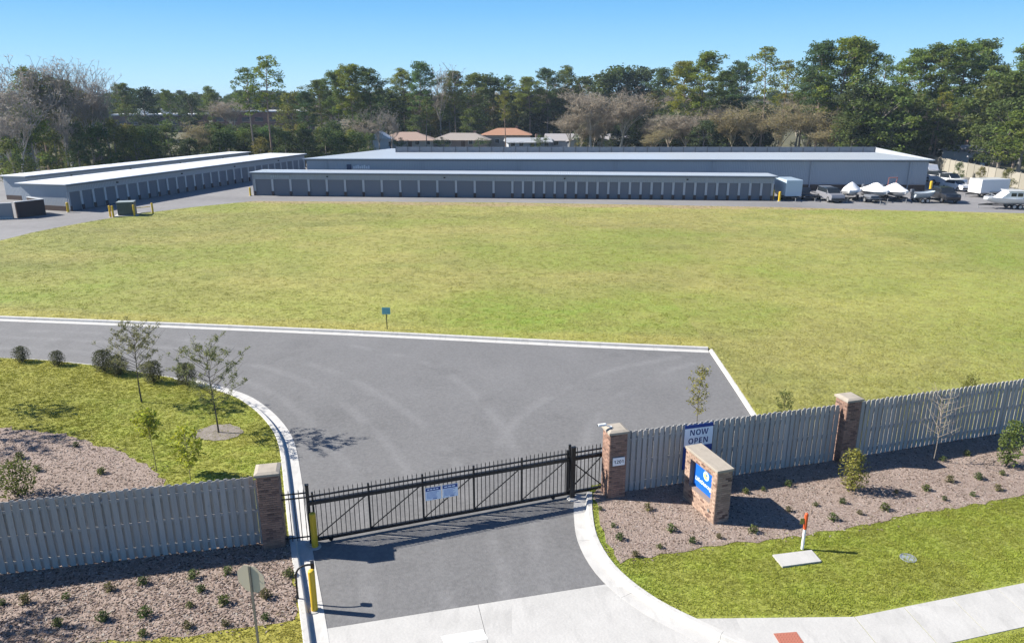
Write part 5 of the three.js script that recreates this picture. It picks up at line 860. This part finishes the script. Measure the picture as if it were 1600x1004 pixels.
// small plants in the mulch
const small = [551, 552, 553, 554].map((s, i) => shrubGeo(s, 0.3, 0.42, 150, [[0.11, 0.15, 0.045], [0.14, 0.165, 0.05], [0.17, 0.155, 0.065], [0.10, 0.14, 0.045]][i], 0.09));
const RB = [[2.98, -21.9], [3.28, -20.88], [3.41, -20.17], [3.75, -19.28], [4.6, -21.9], [5.11, -20.64], [4.57, -19.71], [5.65, -20.01], [6.55, -20.24], [7.73, -20.56], [8.24, -23.0], [8.9, -23.19], [9.91, -23.49], [9.31, -21.81], [10.36, -22.16], [11.35, -22.34], [10.58, -21.29], [11.62, -21.63], [12.6, -21.9], [13.53, -23.0], [14.68, -23.19], [14.96, -22.53], [16.52, -25.4], [17.71, -25.86], [17.03, -23.99], [16.11, -22.81], [17.24, -23.19], [18.1, -24.31], [15.87, -23.79]];
const LB = [[-14.01, -17.06], [-13.43, -17.14], [-12.41, -17.32], [-11.38, -17.67], [-10.57, -17.95], [-10.9, -16.43], [-12.0, -16.23], [-9.87, -16.59], [-8.82, -16.97], [-7.93, -17.1], [-8.33, -18.43], [-9.26, -18.23], [-9.56, -15.84], [-8.53, -16.15], [-7.57, -16.23], [-6.58, -16.47], [-6.89, -17.36], [-8.77, -17.63], [-6.5, -18.33]];
const ORD = ['first', 'second', 'third', 'fourth', 'fifth', 'sixth', 'seventh', 'eighth', 'ninth', 'tenth', 'eleventh', 'twelfth', 'thirteenth', 'fourteenth', 'fifteenth', 'sixteenth', 'seventeenth', 'eighteenth', 'nineteenth'];
function bed(spots, where, s0) { // numbered as the photo shows them, left to right
  [...spots].sort((p, q) => p[0] / -p[1] - q[0] / -q[1]).forEach(([x, z], i) => plant('bed_plant', `small plant ${where}, ${ORD[i]} from the left`, 'plant', small[(i * 3 + spots.length) % 4], [x, 0.13, z], s0 + (i * 37 % 10) / 23, i * 1.7, 'small plants in the mulch beds', ['stems', 'foliage']));
}
bed(RB.filter(([x, z]) => x < 8.2 && z > -20.9), 'between the monument sign and the curved kerb', 0.5);
bed(RB.filter(([x, z]) => x < 8.3 && !(x < 8.2 && z > -20.9)), 'beside the monument sign near the fence', 0.5);
bed(RB.filter(([x]) => x >= 8.3 && x < 13), 'between the monument sign and the upright shrub', 0.5);
bed(RB.filter(([x]) => x >= 13), 'below the right fence', 0.5);
bed(LB, 'in front of the left fence', 0.58);
bed([[-17.7, -24.6], [-17.4, -26.6], [-19.0, -25.6], [-15.2, -24.4], [-14.2, -22.6], [-16.4, -21.6]], 'behind the left fence', 0.65);
// shrubs along the pale fence by the lot
[[74.2, -118, 'olive shrub by the pale fence behind the white pickup', 'yel'], [73.6, -110.5, 'olive shrub by the pale fence behind the white box trailer', 'yel'], [73.8, -104, 'green shrub by the pale fence right of the white box trailer', 'young'], [74.2, -98, 'orange brown shrub by the pale fence above the cabin boat', 'yel'], [76, -127, 'olive shrub by the pale fence near the white van', 'young']].forEach(([x, z, l, k], i) => { const o = plant('fence_shrub', l, 'shrub', KIND[k][i % 2], [x, 0, z], 0.42 + (i % 2) * 0.08, i * 1.3); });
console.log('plants');

renderer.render(scene, camera);
